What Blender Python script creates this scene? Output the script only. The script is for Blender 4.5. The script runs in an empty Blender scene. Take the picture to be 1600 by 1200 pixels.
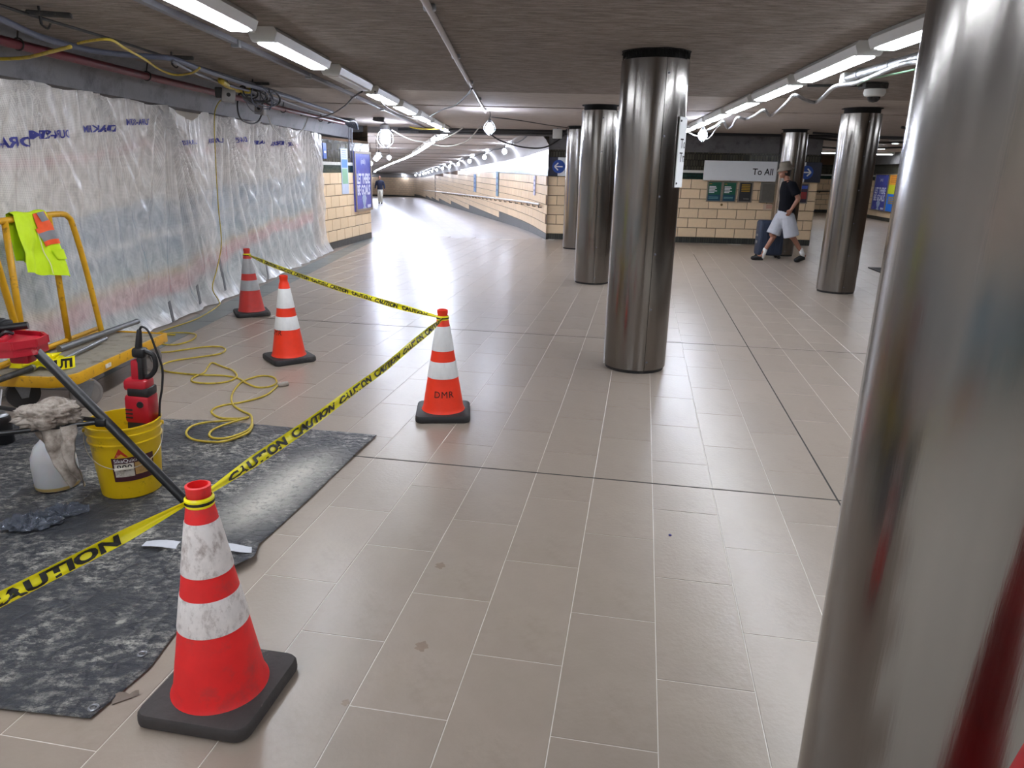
import bpy, bmesh, math, random
from math import sin, cos, pi, radians, atan2, hypot, sqrt, exp
from mathutils import Vector, Matrix, noise
random.seed(7)
scene = bpy.context.scene
C = scene.collection

# ------------------------------------------------------------------ camera
CH, FPX, PITCH, ROLL = 1.6, 1109.7, 0.2937, 0.0213
fw = Vector((0, cos(PITCH), -sin(PITCH))); up0 = Vector((0, sin(PITCH), cos(PITCH))); rt0 = Vector((1, 0, 0))
rt = cos(ROLL)*rt0 + sin(ROLL)*up0; up = -sin(ROLL)*rt0 + cos(ROLL)*up0
cd = bpy.data.cameras.new('camera'); cam = bpy.data.objects.new('camera', cd); C.objects.link(cam)
m = Matrix.Identity(4)
for i, v in enumerate((rt, up, -fw)):
    for j in range(3): m[j][i] = v[j]
m[2][3] = CH
cam.matrix_world = m
cd.sensor_fit = 'HORIZONTAL'; cd.sensor_width = 36; cd.lens = FPX*36/1600; cd.clip_start = 0.05; cd.clip_end = 300
scene.camera = cam
# ------------------------------------------------------------------ world, exposure
w = bpy.data.worlds.new('world'); scene.world = w; w.use_nodes = True
w.node_tree.nodes['Background'].inputs[0].default_value = (0.02, 0.02, 0.022, 1)
w.node_tree.nodes['Background'].inputs[1].default_value = 1
vs = scene.view_settings; vs.view_transform = 'Standard'; vs.look = 'None'; vs.gamma = 1; vs.exposure = 0.46
vs.use_curve_mapping = False
scene.cycles.max_bounces = 8; scene.cycles.diffuse_bounces = 5; scene.cycles.transparent_max_bounces = 12
scene.cycles.use_denoising = True; scene.cycles.sample_clamp_indirect = 6
LAMP = 38.0          # radiance of the ceiling fixtures' diffusers
BULB = 190.0          # radiance of the bare work bulbs

# ------------------------------------------------------------------ geometry of the view -> points of the place
def ray(x, y): return fw + (x-800)/FPX*rt + (600-y)/FPX*up
O = Vector((0, 0, CH))
def fl(x, y, z=0.0):
    d = ray(x, y); return O + d*((z-CH)/d.z)
def atx(x, y, X):
    d = ray(x, y); return O + d*(X/d.x)
def aty(x, y, Y):
    d = ray(x, y); return O + d*(Y/d.y)
SL, Y0 = 0.0245, 17.4            # the tunnel ramps down behind y = 17.4
def rz(y): return -SL*max(0, y-Y0)

# ------------------------------------------------------------------ materials
def lin(c):
    return tuple(((v/255)/12.92 if v/255 <= .04045 else ((v/255+.055)/1.055)**2.4) for v in c)
MATS = {}
def mat(name, col, rough=.5, metal=0., var=.12, scale=12., bump=0., bscale=60., stretch=(1, 1, 1), spec=.5, dirt=None, dscale=6., dlo=.5, dhi=.7, emit=0., rand=0., coat=0., aniso=0.):
    """procedural principled material: sRGB colour, noise variation, optional second colour in patches, bump"""
    if name in MATS: return MATS[name]
    M = bpy.data.materials.new(name); M.use_nodes = True; MATS[name] = M
    nt = M.node_tree; N = nt.nodes; L = nt.links; b = N['Principled BSDF']
    c = lin(col)
    tc = N.new('ShaderNodeTexCoord'); mp = N.new('ShaderNodeMapping'); mp.inputs['Scale'].default_value = stretch
    L.new(tc.outputs['Object'], mp.inputs[0])
    n1 = N.new('ShaderNodeTexNoise'); n1.inputs['Scale'].default_value = scale; n1.inputs['Detail'].default_value = 6; n1.inputs['Roughness'].default_value = .65
    L.new(mp.outputs[0], n1.inputs['Vector'])
    cr = N.new('ShaderNodeMapRange'); cr.inputs[1].default_value = .25; cr.inputs[2].default_value = .75
    cr.inputs[3].default_value = 1-var; cr.inputs[4].default_value = 1+var; cr.clamp = False
    L.new(n1.outputs['Fac'], cr.inputs[0])
    mul = N.new('ShaderNodeVectorMath'); mul.operation = 'SCALE'; mul.inputs[0].default_value = c
    L.new(cr.outputs[0], mul.inputs['Scale'])
    out = mul.outputs[0]
    if rand:
        oi = N.new('ShaderNodeObjectInfo'); ge = N.new('ShaderNodeNewGeometry')
        ad = N.new('ShaderNodeMath'); ad.operation = 'ADD'; fr = N.new('ShaderNodeMath'); fr.operation = 'FRACT'
        L.new(oi.outputs['Random'], ad.inputs[0]); L.new(ge.outputs['Random Per Island'], ad.inputs[1]); L.new(ad.outputs[0], fr.inputs[0])
        r2 = N.new('ShaderNodeMapRange'); r2.inputs[3].default_value = 1-rand; r2.inputs[4].default_value = 1+rand
        L.new(fr.outputs[0], r2.inputs[0]); m2 = N.new('ShaderNodeVectorMath'); m2.operation = 'SCALE'
        L.new(out, m2.inputs[0]); L.new(r2.outputs[0], m2.inputs['Scale']); out = m2.outputs[0]
    if dirt:
        n2 = N.new('ShaderNodeTexNoise'); n2.inputs['Scale'].default_value = dscale; n2.inputs['Detail'].default_value = 8; n2.inputs['Roughness'].default_value = .7
        L.new(mp.outputs[0], n2.inputs['Vector'])
        d2 = N.new('ShaderNodeMapRange'); d2.inputs[1].default_value = dlo; d2.inputs[2].default_value = dhi; L.new(n2.outputs['Fac'], d2.inputs[0])
        mx = N.new('ShaderNodeMix'); mx.data_type = 'RGBA'; mx.inputs['B'].default_value = (*lin(dirt), 1)
        L.new(d2.outputs[0], mx.inputs['Factor']); L.new(out, mx.inputs['A']); out = mx.outputs['Result']
    L.new(out, b.inputs['Base Color'])
    b.inputs['Metallic'].default_value = metal; b.inputs['Specular IOR Level'].default_value = spec
    if coat: b.inputs['Coat Weight'].default_value = coat; b.inputs['Coat Roughness'].default_value = .08
    rr = N.new('ShaderNodeMapRange'); rr.inputs[3].default_value = max(.02, rough-.08); rr.inputs[4].default_value = min(1, rough+.08)
    L.new(n1.outputs['Fac'], rr.inputs[0]); L.new(rr.outputs[0], b.inputs['Roughness'])
    if bump:
        n3 = N.new('ShaderNodeTexNoise'); n3.inputs['Scale'].default_value = bscale; n3.inputs['Detail'].default_value = 5
        L.new(mp.outputs[0], n3.inputs['Vector'])
        bp = N.new('ShaderNodeBump'); bp.inputs['Strength'].default_value = bump; bp.inputs['Distance'].default_value = .01
        L.new(n3.outputs['Fac'], bp.inputs['Height']); L.new(bp.outputs[0], b.inputs['Normal'])
    if emit:
        b.inputs['Emission Color'].default_value = (*c, 1); b.inputs['Emission Strength'].default_value = emit
    return M

def brick_mat(name, col, col2, mortar, bw, bh, off=.5, rough=.25, mort=.006, bump=.4, spec=.5, tilt=.0):
    """flat tiling in UV metres for surfaces whose pieces are too small or far to pick apart"""
    M = bpy.data.materials.new(name); M.use_nodes = True; MATS[name] = M
    nt = M.node_tree; N = nt.nodes; L = nt.links; b = N['Principled BSDF']
    uv = N.new('ShaderNodeUVMap')
    bt = N.new('ShaderNodeTexBrick'); bt.inputs['Color1'].default_value = (*lin(col), 1); bt.inputs['Color2'].default_value = (*lin(col2), 1)
    bt.inputs['Mortar'].default_value = (*lin(mortar), 1); bt.inputs['Scale'].default_value = 1; bt.offset = off
    bt.inputs['Brick Width'].default_value = bw; bt.inputs['Row Height'].default_value = bh; bt.inputs['Mortar Size'].default_value = mort
    L.new(uv.outputs[0], bt.inputs['Vector']); L.new(bt.outputs['Color'], b.inputs['Base Color'])
    b.inputs['Roughness'].default_value = rough; b.inputs['Specular IOR Level'].default_value = spec
    nz = N.new('ShaderNodeTexNoise'); nz.inputs['Scale'].default_value = 9; L.new(uv.outputs[0], nz.inputs['Vector'])
    ma = N.new('ShaderNodeMath'); ma.operation = 'MULTIPLY_ADD'; ma.inputs[1].default_value = -1.0
    L.new(bt.outputs['Fac'], ma.inputs[0]); L.new(nz.outputs['Fac'], ma.inputs[2])
    bp = N.new('ShaderNodeBump'); bp.inputs['Strength'].default_value = bump; bp.inputs['Distance'].default_value = .006
    L.new(ma.outputs[0], bp.inputs['Height']); L.new(bp.outputs[0], b.inputs['Normal'])
    return M

def emat(name, col, strength):
    if name in MATS: return MATS[name]
    M = bpy.data.materials.new(name); M.use_nodes = True; MATS[name] = M
    nt = M.node_tree; nt.nodes.remove(nt.nodes['Principled BSDF'])
    e = nt.nodes.new('ShaderNodeEmission'); e.inputs[0].default_value = (*lin(col), 1); e.inputs[1].default_value = strength
    nt.links.new(e.outputs[0], nt.nodes['Material Output'].inputs[0]); return M

tile_m = mat('floor_tile', (151, 138, 126), rough=.31, var=.07, scale=5, bump=.10, bscale=55, rand=.045, dirt=(134, 121, 109), dscale=2.2, dlo=.56, dhi=.8, spec=.5)
grout_m = mat('grout', (214, 208, 200), rough=.8)
steel_m = mat('stainless', (136, 132, 128), rough=.2, metal=1., var=.07, scale=3, stretch=(7, 7, .5), bump=.035, bscale=14)
black_m = mat('black_rubber', (38, 37, 37), rough=.6, bump=.2, bscale=70, dirt=(105, 98, 92), dscale=8, dlo=.55, dhi=.85)
dark_m = mat('dark_void', (22, 20, 19), rough=.95, bump=.8, bscale=90)
ceil_m = mat('ceiling_rough', (150, 141, 135), rough=.95, var=.55, scale=7, stretch=(1, 4.5, 1), bump=1.6, bscale=20, spec=.1, dirt=(86, 78, 73), dscale=14, dlo=.5, dhi=.72)
ceil2_m = mat('ceiling_smooth', (176, 167, 160), rough=.85, var=.12, scale=6, stretch=(1, 4, 1), bump=.25, bscale=40, spec=.2, dirt=(140, 128, 119), dscale=4, dlo=.5, dhi=.8)
cove_m = mat('cove_plaster', (118, 118, 124), rough=.6, var=.15, scale=3, bump=.15, bscale=50, dirt=(82, 82, 90), dscale=3)
conc_m = mat('concrete_band', (104, 102, 102), rough=.8, var=.2, scale=3, dirt=(70, 68, 68), dscale=4)
block_m = mat('beige_block', (236, 209, 173), rough=.34, var=.05, scale=14, rand=.05, spec=.45)
mort_m = mat('block_mortar', (96, 74, 56), rough=.9)
gtile_m = brick_mat('green_band_tile', (30, 62, 52), (24, 52, 46), (14, 22, 20), .11, .075, .5, rough=.18)
dtile_m = brick_mat('dark_glazed_tile', (84, 80, 66), (58, 56, 48), (34, 32, 30), .062, .135, .5, rough=.14, bump=.7)
btile_m = brick_mat('base_tile', (66, 68, 62), (48, 50, 47), (30, 30, 30), .055, .2, .0, rough=.3)
wtile_m = mat('white_tile', (214, 212, 206), rough=.25)
tun_m = brick_mat('tunnel_floor_tile', (160, 152, 146), (150, 143, 138), (128, 122, 118), .6, .3, .5, rough=.3, bump=.1, mort=.005)
white_m = mat('white_enamel', (205, 205, 202), rough=.4, var=.04)
sign_w = mat('sign_white', (234, 236, 238), rough=.35, var=.02)
navy_m = mat('sign_navy', (14, 20, 48), rough=.35)
blue_m = mat('sign_blue', (20, 66, 150), rough=.35)
ink_m = mat('ink_black', (18, 18, 20), rough=.6)
inkw_m = mat('ink_white', (232, 232, 236), rough=.5, var=.02)
frame_m = mat('poster_frame', (150, 140, 128), rough=.4, metal=.6)
alu_m = mat('galvanised', (148, 150, 154), rough=.38, metal=.85, var=.15, scale=30)
greyp_m = mat('grey_conduit', (112, 112, 120), rough=.45, metal=.4, var=.15)
hose_m = mat('blue_grey_hose', (92, 98, 118), rough=.5)
redp_m = mat('red_pipe', (98, 24, 38), rough=.45, var=.2)
yel_cord = mat('yellow_cord', (190, 166, 52), rough=.5, var=.12, dirt=(138, 118, 48), dscale=20)
blk_cord = mat('black_cord', (30, 29, 31), rough=.5)
wht_cord = mat('white_cord', (176, 172, 166), rough=.5)
foil_m = mat('foil_wrap', (176, 178, 182), rough=.3, metal=.8, var=.3, scale=40, bump=.8, bscale=60)
lamp_m = emat('diffuser_lit', (240, 246, 255), LAMP)
cool_m = emat('diffuser_cool', (218, 230, 255), LAMP*1.8)
bulb_m = emat('bulb_lit', (222, 232, 255), BULB)
flood_m = emat('flood_lit', (226, 235, 255), BULB*.6)
off_m = mat('diffuser_off', (190, 188, 186), rough=.35)

# ------------------------------------------------------------------ mesh helpers
class MB:
    def __init__(s): s.v, s.f, s.uv = [], [], None
    def add(s, vs, fs):
        n = len(s.v); s.v += [tuple(v) for v in vs]; s.f += [tuple(i+n for i in f) for f in fs]; return s
    def box(s, c, d, rzz=0., tilt=None):
        x, y, z = d[0]/2, d[1]/2, d[2]/2
        P = [Vector(p) for p in ((-x,-y,-z),(x,-y,-z),(x,y,-z),(-x,y,-z),(-x,-y,z),(x,-y,z),(x,y,z),(-x,y,z))]
        M = Matrix.Rotation(rzz, 3, 'Z')
        if tilt is not None: M = M @ tilt
        return s.add([M @ p + Vector(c) for p in P], [(0,3,2,1),(4,5,6,7),(0,1,5,4),(1,2,6,5),(2,3,7,6),(3,0,4,7)])
    def rbox(s, c, d, r=.01, rzz=0., tilt=None, seg=2):
        bm = bmesh.new(); bmesh.ops.create_cube(bm, size=1)
        for v in bm.verts: v.co = Vector((v.co.x*d[0], v.co.y*d[1], v.co.z*d[2]))
        bmesh.ops.bevel(bm, geom=bm.edges[:], offset=r, segments=seg, affect='EDGES', profile=.5)
        M = Matrix.Rotation(rzz, 3, 'Z')
        if tilt is not None: M = M @ tilt
        bm.verts.index_update()
        s.add([M @ v.co + Vector(c) for v in bm.verts], [[v.index for v in f.verts] for f in bm.faces]); bm.free(); return s
    def lathe(s, prof, n=24, c=(0, 0, 0), cap=True, axis=None):
        R = Vector((0, 0, 1)).rotation_difference(Vector(axis).normalized()).to_matrix() if axis is not None else Matrix.Identity(3)
        vs, fs = [], []
        for r, z in prof:
            for k in range(n):
                a = 2*pi*k/n; vs.append(R @ Vector((r*cos(a), r*sin(a), z)) + Vector(c))
        for i in range(len(prof)-1):
            for k in range(n):
                k2 = (k+1) % n; fs.append((i*n+k, i*n+k2, (i+1)*n+k2, (i+1)*n+k))
        if cap: fs.append(tuple(range(n-1, -1, -1))); fs.append(tuple((len(prof)-1)*n+k for k in range(n)))
        return s.add(vs, fs)
    def cyl(s, a, b, r0, r1=None, n=16):
        a, b = Vector(a), Vector(b); r1 = r0 if r1 is None else r1
        return s.lathe([(r0, 0), (r1, (b-a).length)], n, a, axis=b-a)
    def ball(s, c, r, n=12, sc=(1, 1, 1), M=None):
        vs, fs = [], []; h = n//2
        for i in range(h+1):
            t = pi*i/h
            for k in range(n):
                p = Vector((r*sc[0]*sin(t)*cos(2*pi*k/n), r*sc[1]*sin(t)*sin(2*pi*k/n), r*sc[2]*cos(t)))
                if M is not None: p = M @ p
                vs.append(p + Vector(c))
        for i in range(h):
            for k in range(n):
                k2 = (k+1) % n; fs.append((i*n+k, (i+1)*n+k, (i+1)*n+k2, i*n+k2))
        return s.add(vs, fs)
    def tube(s, path, r, n=8, sub=0, closed=False):
        P = [Vector(p) for p in path]
        if sub: P = smooth_path(P, sub, closed)
        rr = r if callable(r) else (lambda t: r)
        vs, fs = [], []; m_ = len(P); ref = None
        for i, p in enumerate(P):
            if closed: t = P[(i+1) % m_] - P[i-1]
            else: t = P[min(i+1, m_-1)] - P[max(i-1, 0)]
            t = t.normalized() if t.length > 1e-9 else Vector((0, 0, 1))
            if ref is None:
                ref = Vector((0, 0, 1)) if abs(t.z) < .9 else Vector((1, 0, 0))
            a = ref - t*ref.dot(t)
            if a.length < 1e-6: a = Vector((1, 0, 0)) - t*t.x
            a.normalize(); ref = a; b_ = t.cross(a); R = rr(i/max(1, m_-1))
            for k in range(n): vs.append(p + R*(a*cos(2*pi*k/n) + b_*sin(2*pi*k/n)))
        for i in range(m_ if closed else m_-1):
            j = (i+1) % m_
            for k in range(n):
                k2 = (k+1) % n; fs.append((i*n+k, i*n+k2, j*n+k2, j*n+k))
        if not closed: fs.append(tuple(range(n-1, -1, -1))); fs.append(tuple((m_-1)*n+k for k in range(n)))
        return s.add(vs, fs)
    def prism(s, poly, z0, z1):
        n = len(poly); vs = [(x, y, z0) for x, y in poly] + [(x, y, z1) for x, y in poly]
        fs = [tuple(range(n-1, -1, -1)), tuple(range(n, 2*n))] + [(i, (i+1) % n, n+(i+1) % n, n+i) for i in range(n)]
        return s.add(vs, fs)
    def grid(s, fn, nu, nv):
        vs = [fn(i/nu, j/nv) for j in range(nv+1) for i in range(nu+1)]
        fs = [(j*(nu+1)+i, j*(nu+1)+i+1, (j+1)*(nu+1)+i+1, (j+1)*(nu+1)+i) for j in range(nv) for i in range(nu)]
        return s.add(vs, fs)
    def mesh(s, name, m_, smooth=False):
        me = bpy.data.meshes.new(name); me.from_pydata(s.v, [], s.f); me.validate()
        if s.uv and len(s.uv) == len(s.v):
            ul = me.uv_layers.new(name='UVMap')
            for l in me.loops: ul.data[l.index].uv = s.uv[l.vertex_index]
        me.materials.append(m_)
        if smooth:
            for p in me.polygons: p.use_smooth = True
            if smooth != 'all': me.set_sharp_from_angle(angle=radians(38))
        me.update(); return me
    def build(s, name, m_, parent=None, loc=(0, 0, 0), smooth=False, rzz=0.):
        o = bpy.data.objects.new(name, s.mesh(name, m_, smooth)); C.objects.link(o); o.location = loc; o.rotation_euler = (0, 0, rzz)
        if parent: o.parent = parent
        return o
def smooth_path(P, sub, closed=False):
    out = []; n = len(P); P = [Vector(p) for p in P]
    for i in range(n if closed else n-1):
        g = (lambda k: P[k % n]) if closed else (lambda k: P[max(0, min(n-1, k))])
        a, b, c, d = g(i-1), g(i), g(i+1), g(i+2)
        for k in range(sub):
            t = k/sub
            out.append(.5*((2*b) + (c-a)*t + (2*a-5*b+4*c-d)*t*t + (3*b-a-3*c+d)*t**3))
    if not closed: out.append(P[-1])
    return out
def tag(o, label=None, cat=None, group=None, kind=None):
    if label: o['label'] = label
    if cat: o['category'] = cat
    if group: o['group'] = group
    if kind: o['kind'] = kind
    return o
def thing(name, label, cat, loc=(0, 0, 0), rzz=0., group=None):
    o = bpy.data.objects.new(name, None); C.objects.link(o); o.location = loc; o.rotation_euler = (0, 0, rzz); o.empty_display_size = .1
    return tag(o, label, cat, group)
def struct(o, label=None): o['kind'] = 'structure'; return tag(o, label)
def inst(src_mesh, name, parent, loc, rzz=0., scale=None):
    o = bpy.data.objects.new(name, src_mesh); C.objects.link(o); o.location = loc; o.rotation_euler = (0, 0, rzz); o.parent = parent
    if scale: o.scale = scale
    return o
def text_geo(s, size=1., bold=.0, sx=1., space=1.):
    """flat lettering as verts (x right, y up) and faces, baseline at 0, starting at x = 0"""
    cu = bpy.data.curves.new('t', 'FONT'); cu.body = s; cu.size = size; cu.offset = bold*size; cu.resolution_u = 3; cu.space_character = space
    cu.fill_mode = 'FRONT'
    o = bpy.data.objects.new('t', cu); C.objects.link(o)
    dg = bpy.context.evaluated_depsgraph_get(); dg.update(); me = bpy.data.meshes.new_from_object(o.evaluated_get(dg))
    vs = [(v.co.x*sx, v.co.y) for v in me.vertices]; fs = [tuple(p.vertices) for p in me.polygons]
    bpy.data.objects.remove(o); bpy.data.curves.remove(cu); bpy.data.meshes.remove(me)
    if not vs: return vs, fs, 0
    x0 = min(v[0] for v in vs); return [(x-x0, y) for x, y in vs], fs, max(v[0] for v in vs)-x0
def put_text(s, fn, name, m_, parent, size, bold=.02, sx=1., space=1., width=None, loc=(0, 0, 0)):
    """lettering laid on a surface: fn(x, y) -> point; centred when width given as 'c'"""
    vs, fs, wd = text_geo(s, size, bold, sx, space)
    off = -wd/2 if width == 'c' else 0
    mb = MB(); mb.add([fn(x+off, y) for x, y in vs], fs)
    return mb.build(name, m_, parent, loc)
def remesh(mb, name, m_, voxel, parent=None, loc=(0, 0, 0), smooth_it=4, rzz=0.):
    """overlapping closed shapes fused into one continuous surface"""
    o = mb.build('tmp', m_)
    md = o.modifiers.new('r', 'REMESH'); md.mode = 'VOXEL'; md.voxel_size = voxel
    sm = o.modifiers.new('s', 'SMOOTH'); sm.iterations = smooth_it; sm.factor = .5
    dg = bpy.context.evaluated_depsgraph_get(); dg.update()
    me = bpy.data.meshes.new_from_object(o.evaluated_get(dg)); me.name = name
    for p in me.polygons: p.use_smooth = True
    me.materials.clear(); me.materials.append(m_)
    old = o.data; bpy.data.objects.remove(o); bpy.data.meshes.remove(old)
    o = bpy.data.objects.new(name, me); C.objects.link(o); o.location = loc; o.rotation_euler = (0, 0, rzz)
    if parent: o.parent = parent
    return o
def limb(mb, P, R, n=12):
    """tapered, ball-jointed limb through points P with radii R"""
    for i in range(len(P)-1):
        mb.cyl(P[i], P[i+1], R[i], R[i+1], n)
    for p, r in zip(P, R): mb.ball(p, r, n)

# ================================================================== FLOOR
YAW, TW, TO, S1, S2, TL = .1719, .3136, 1.0953, 3.5807, 6.9906, .627
nv = Vector((cos(YAW), -sin(YAW), 0)); tv = Vector((sin(YAW), cos(YAW), 0))
zones = [(-3.9, 16, -6, 17.35), (7.0, 15.6, 17.3, 33.2)]
fb = MB()
fb.add([(-4.1,-7,-.0016),(16,-7,-.0016),(16,34,-.0016),(.8,34,-.0016),(.8,17.24,-.0016),(-4.1,17.24,-.0016)], [(0,1,2,3,4,5)])
floor = struct(fb.build('floor', grout_m), 'grey beige stone tile floor of the concourse')
G = .0015
def tile_mesh(l, wd):
    b = MB(); h = .0015; e = .0012
    a = wd/2-G; c = l/2-G
    vs = [(-a,-c,-.006),(a,-c,-.006),(a,c,-.006),(-a,c,-.006),(-a,-c,-e),(a,-c,-e),(a,c,-e),(-a,c,-e),(-a+h,-c+h,0),(a-h,-c+h,0),(a-h,c-h,0),(-a+h,c-h,0)]
    b.add(vs, [(0,1,5,4),(1,2,6,5),(2,3,7,6),(3,0,4,7),(4,5,9,8),(5,6,10,9),(6,7,11,10),(7,4,8,11),(8,9,10,11)])
    return b
tm = tile_mesh(TL, TW).mesh('floor_tile', tile_m)
def in_view(p, mg=60):
    d = p - O; k = d.dot(fw)
    if k < .3: return False
    x = 800+FPX*d.dot(rt)/k; y = 600-FPX*d.dot(up)/k
    return -mg < x < 1600+mg and y < 1200+mg
cand = []
for k in range(-30, 46):
    base = 3.276 if (k % 2) == 0 else 2.960       # strip k lies between lines k-1 and k ; k = -2 is strip d-c
    for j in range(-16, 60):
        n_ = TO + (k-.5)*TW; t_ = base + (j+.5)*TL
        p = nv*n_ + tv*t_
        if not any(x0 <= p.x <= x1 and y0 <= p.y <= y1 for x0, x1, y0, y1 in zones): continue
        if not in_view(p, 350): continue
        cand.append((p, in_view(p, 10)))
def area_key(e):
    p, v = e; return (0 if v and not (p.x > .55 and p.y < 2.2) and not (p.x < -1.3 and p.y < 4.) else 1, p.length)
cand.sort(key=area_key)
far_t = MB()
src = tile_mesh(TL, TW)
for i, (p, v) in enumerate(cand):
    if i < 300: inst(tm, 'floor_tile', floor, p, -YAW)
    else:
        M = Matrix.Rotation(-YAW, 3, 'Z'); far_t.add([M @ Vector(q) + p for q in src.v], src.f)
tag(far_t.build('floor_tile_field', tile_m, floor), kind='stuff')
joint_m = mat('control_joint', (62, 60, 58), rough=.9)
for nm, a, b_ in (('control_joint', nv*-6+tv*S1, nv*12+tv*S1), ('control_joint', nv*-6+tv*S2, nv*12+tv*S2), ('control_joint', nv*TO+tv*-3, nv*TO+tv*15.2)):
    d = (b_-a); q = MB(); q.box((a+b_)/2+Vector((0, 0, .0004)), (.009, d.length, .0016), -atan2(d.x, d.y)); q.build(nm, joint_m, floor)
# teal-grey border course beside the left wall
bord_m = mat('border_tile', (112, 118, 116), rough=.35, var=.1, rand=.08)
bd = MB().box((0, 0, 0), (.30, .60, .012)).mesh('border_tile', bord_m)
for k in range(20): inst(bd, 'border_tile', floor, (-3.30+.0*k, 5.2+.606*k, -.003))
# tunnel ramp floor
tp = [(.75, 17.4), (.1, 22.5), (-2.16, 34.9), (-5.7, 54), (-9.8, 76), (-13, 81.5), (-22, 83), (-32, 83.5)]
tl = [(-3.34, 16.76), (-4.6, 20), (-8.6, 34), (-13.2, 50), (-19, 66), (-26, 74), (-34, 78), (-40, 80)]
def dense(path, step=1.2):
    P = smooth_path([Vector((x, y, 0)) for x, y in path], 12); out = [P[0]]
    for p in P[1:]:
        if (p-out[-1]).length >= step: out.append(p)
    if (out[-1]-P[-1]).length > .05: out.append(P[-1])
    return out
TR = dense(tp, .9)
q = MB(); q.uv = []
vs = []
for k in range(40):
    y = 17.2 + k*1.72; vs += [(-34, y, rz(y)-.003), (2, y, rz(y)-.003)]
q.add(vs, [(2*k, 2*k+1, 2*k+3, 2*k+2) for k in range(39)])
q.uv = [(v[1]*.985+v[0]*-.17, v[0]*.985+v[1]*.17) for v in q.v]
struct(q.build('floor', tun_m), 'sloping pale tile floor of the tunnel')

# ================================================================== WALLS
def arc(path):
    s = [0.]
    for a, b_ in zip(path, path[1:]): s.append(s[-1]+(Vector(b_)-Vector(a)).length)
    return s
def strip(name, path, z0, z1, m_, parent=None, off=0., nrm=None, lbl=None, uvz=0.):
    """vertical band along a path, facing left of travel when off > 0"""
    P = [Vector((p[0], p[1], 0)) for p in path]; S = arc(P); q = MB(); q.uv = []
    Z0 = z0 if callable(z0) else (lambda p: z0); Z1 = z1 if callable(z1) else (lambda p: z1)
    vs = []
    for i, p in enumerate(P):
        t = (P[min(i+1, len(P)-1)]-P[max(0, i-1)]).normalized(); n_ = Vector((-t.y, t.x, 0))
        a = p+n_*off; vs += [(a.x, a.y, Z0(p)), (a.x, a.y, Z1(p))]; q.uv += [(S[i], Z0(p)), (S[i], Z1(p))]
    q.add(vs, [(2*i, 2*i+2, 2*i+3, 2*i+1) for i in range(len(P)-1)])
    return q.build(name, m_, parent)
BW, BH, ZB = .447, .2225, .13
blk = MB()
def block_geo(wd):
    b = MB(); a, c, h = wd/2-.005, BH/2-.005, .006
    b.add([(-a,0,-c),(a,0,-c),(a,0,c),(-a,0,c),(-a+h,-.012,-c+h),(a-h,-.012,-c+h),(a-h,-.012,c-h),(-a+h,-.012,c-h)],
          [(0,1,5,4),(1,2,6,5),(2,3,7,6),(3,0,4,7),(4,5,6,7)])
    return b
blk_me = block_geo(BW).mesh('wall_block', block_m)
def tiled_wall(wall, A, B, courses=6, skip=None):
    """beige block courses, dark base course, green, white and dark glazed bands on a straight wall from A to B (face on the right of A->B)"""
    A, B = Vector((*A, 0)), Vector((*B, 0)); d = B-A; L_ = d.length; u = d/L_; ang = atan2(u.y, u.x); n_ = Vector((u.y, -u.x, 0))
    for r in range(courses):
        s = -(BW/2 if r % 2 else 0)
        while s < L_-.02:
            a, b_ = max(0, s), min(L_, s+BW)
            if b_-a > .06:
                p = A+u*((a+b_)/2)+n_*.001; p.z = ZB+BH*(r+.5)
                inst(blk_me, 'wall_block', wall, p, ang, ((b_-a-.004)/(BW-.004) if b_-a < BW-.01 else 1, 1, 1))
            s += BW
    zt = ZB+courses*BH
    path = [A+n_*.012, B+n_*.012]
    for nm, z0, z1, m_ in (('base_course', 0, ZB, btile_m), ('green_band', zt, zt+.14, gtile_m), ('white_band', zt+.14, zt+.2, wtile_m), ('glazed_tile_field', zt+.2, 2.07, dtile_m)):
        o = strip(nm, path, z0, z1, m_, wall)
        if nm != 'white_band': o['kind'] = 'stuff'
    return zt
# --- back wall facing the camera
A2, B2 = (.75, 17.5), (6.98, 17.16)
q = MB(); u2 = (Vector((*B2, 0))-Vector((*A2, 0))).normalized(); bn = Vector((-u2.y, u2.x, 0))
a, b_ = Vector((*A2, 0)), Vector((*B2, 0))
q.prism([(p.x, p.y) for p in (a, b_, b_+bn*.5, a+bn*.5)], -.3, 2.06)
wall_back = struct(q.build('wall_back', mort_m), 'beige block wall facing the hall with dark tiles above')
tiled_wall(wall_back, A2, B2)
q = MB(); q.prism([(p.x, p.y) for p in (a-bn*.02, b_-bn*.02, b_+bn*.55, a+bn*.55)], 2.06, 2.6)
q.build('concrete_beam', conc_m, wall_back)
# side of the wall end, seen from the right passage
tiled_wall(wall_back, B2, (6.98+bn.x*.5+.02, 17.16+bn.y*.5))
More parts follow.
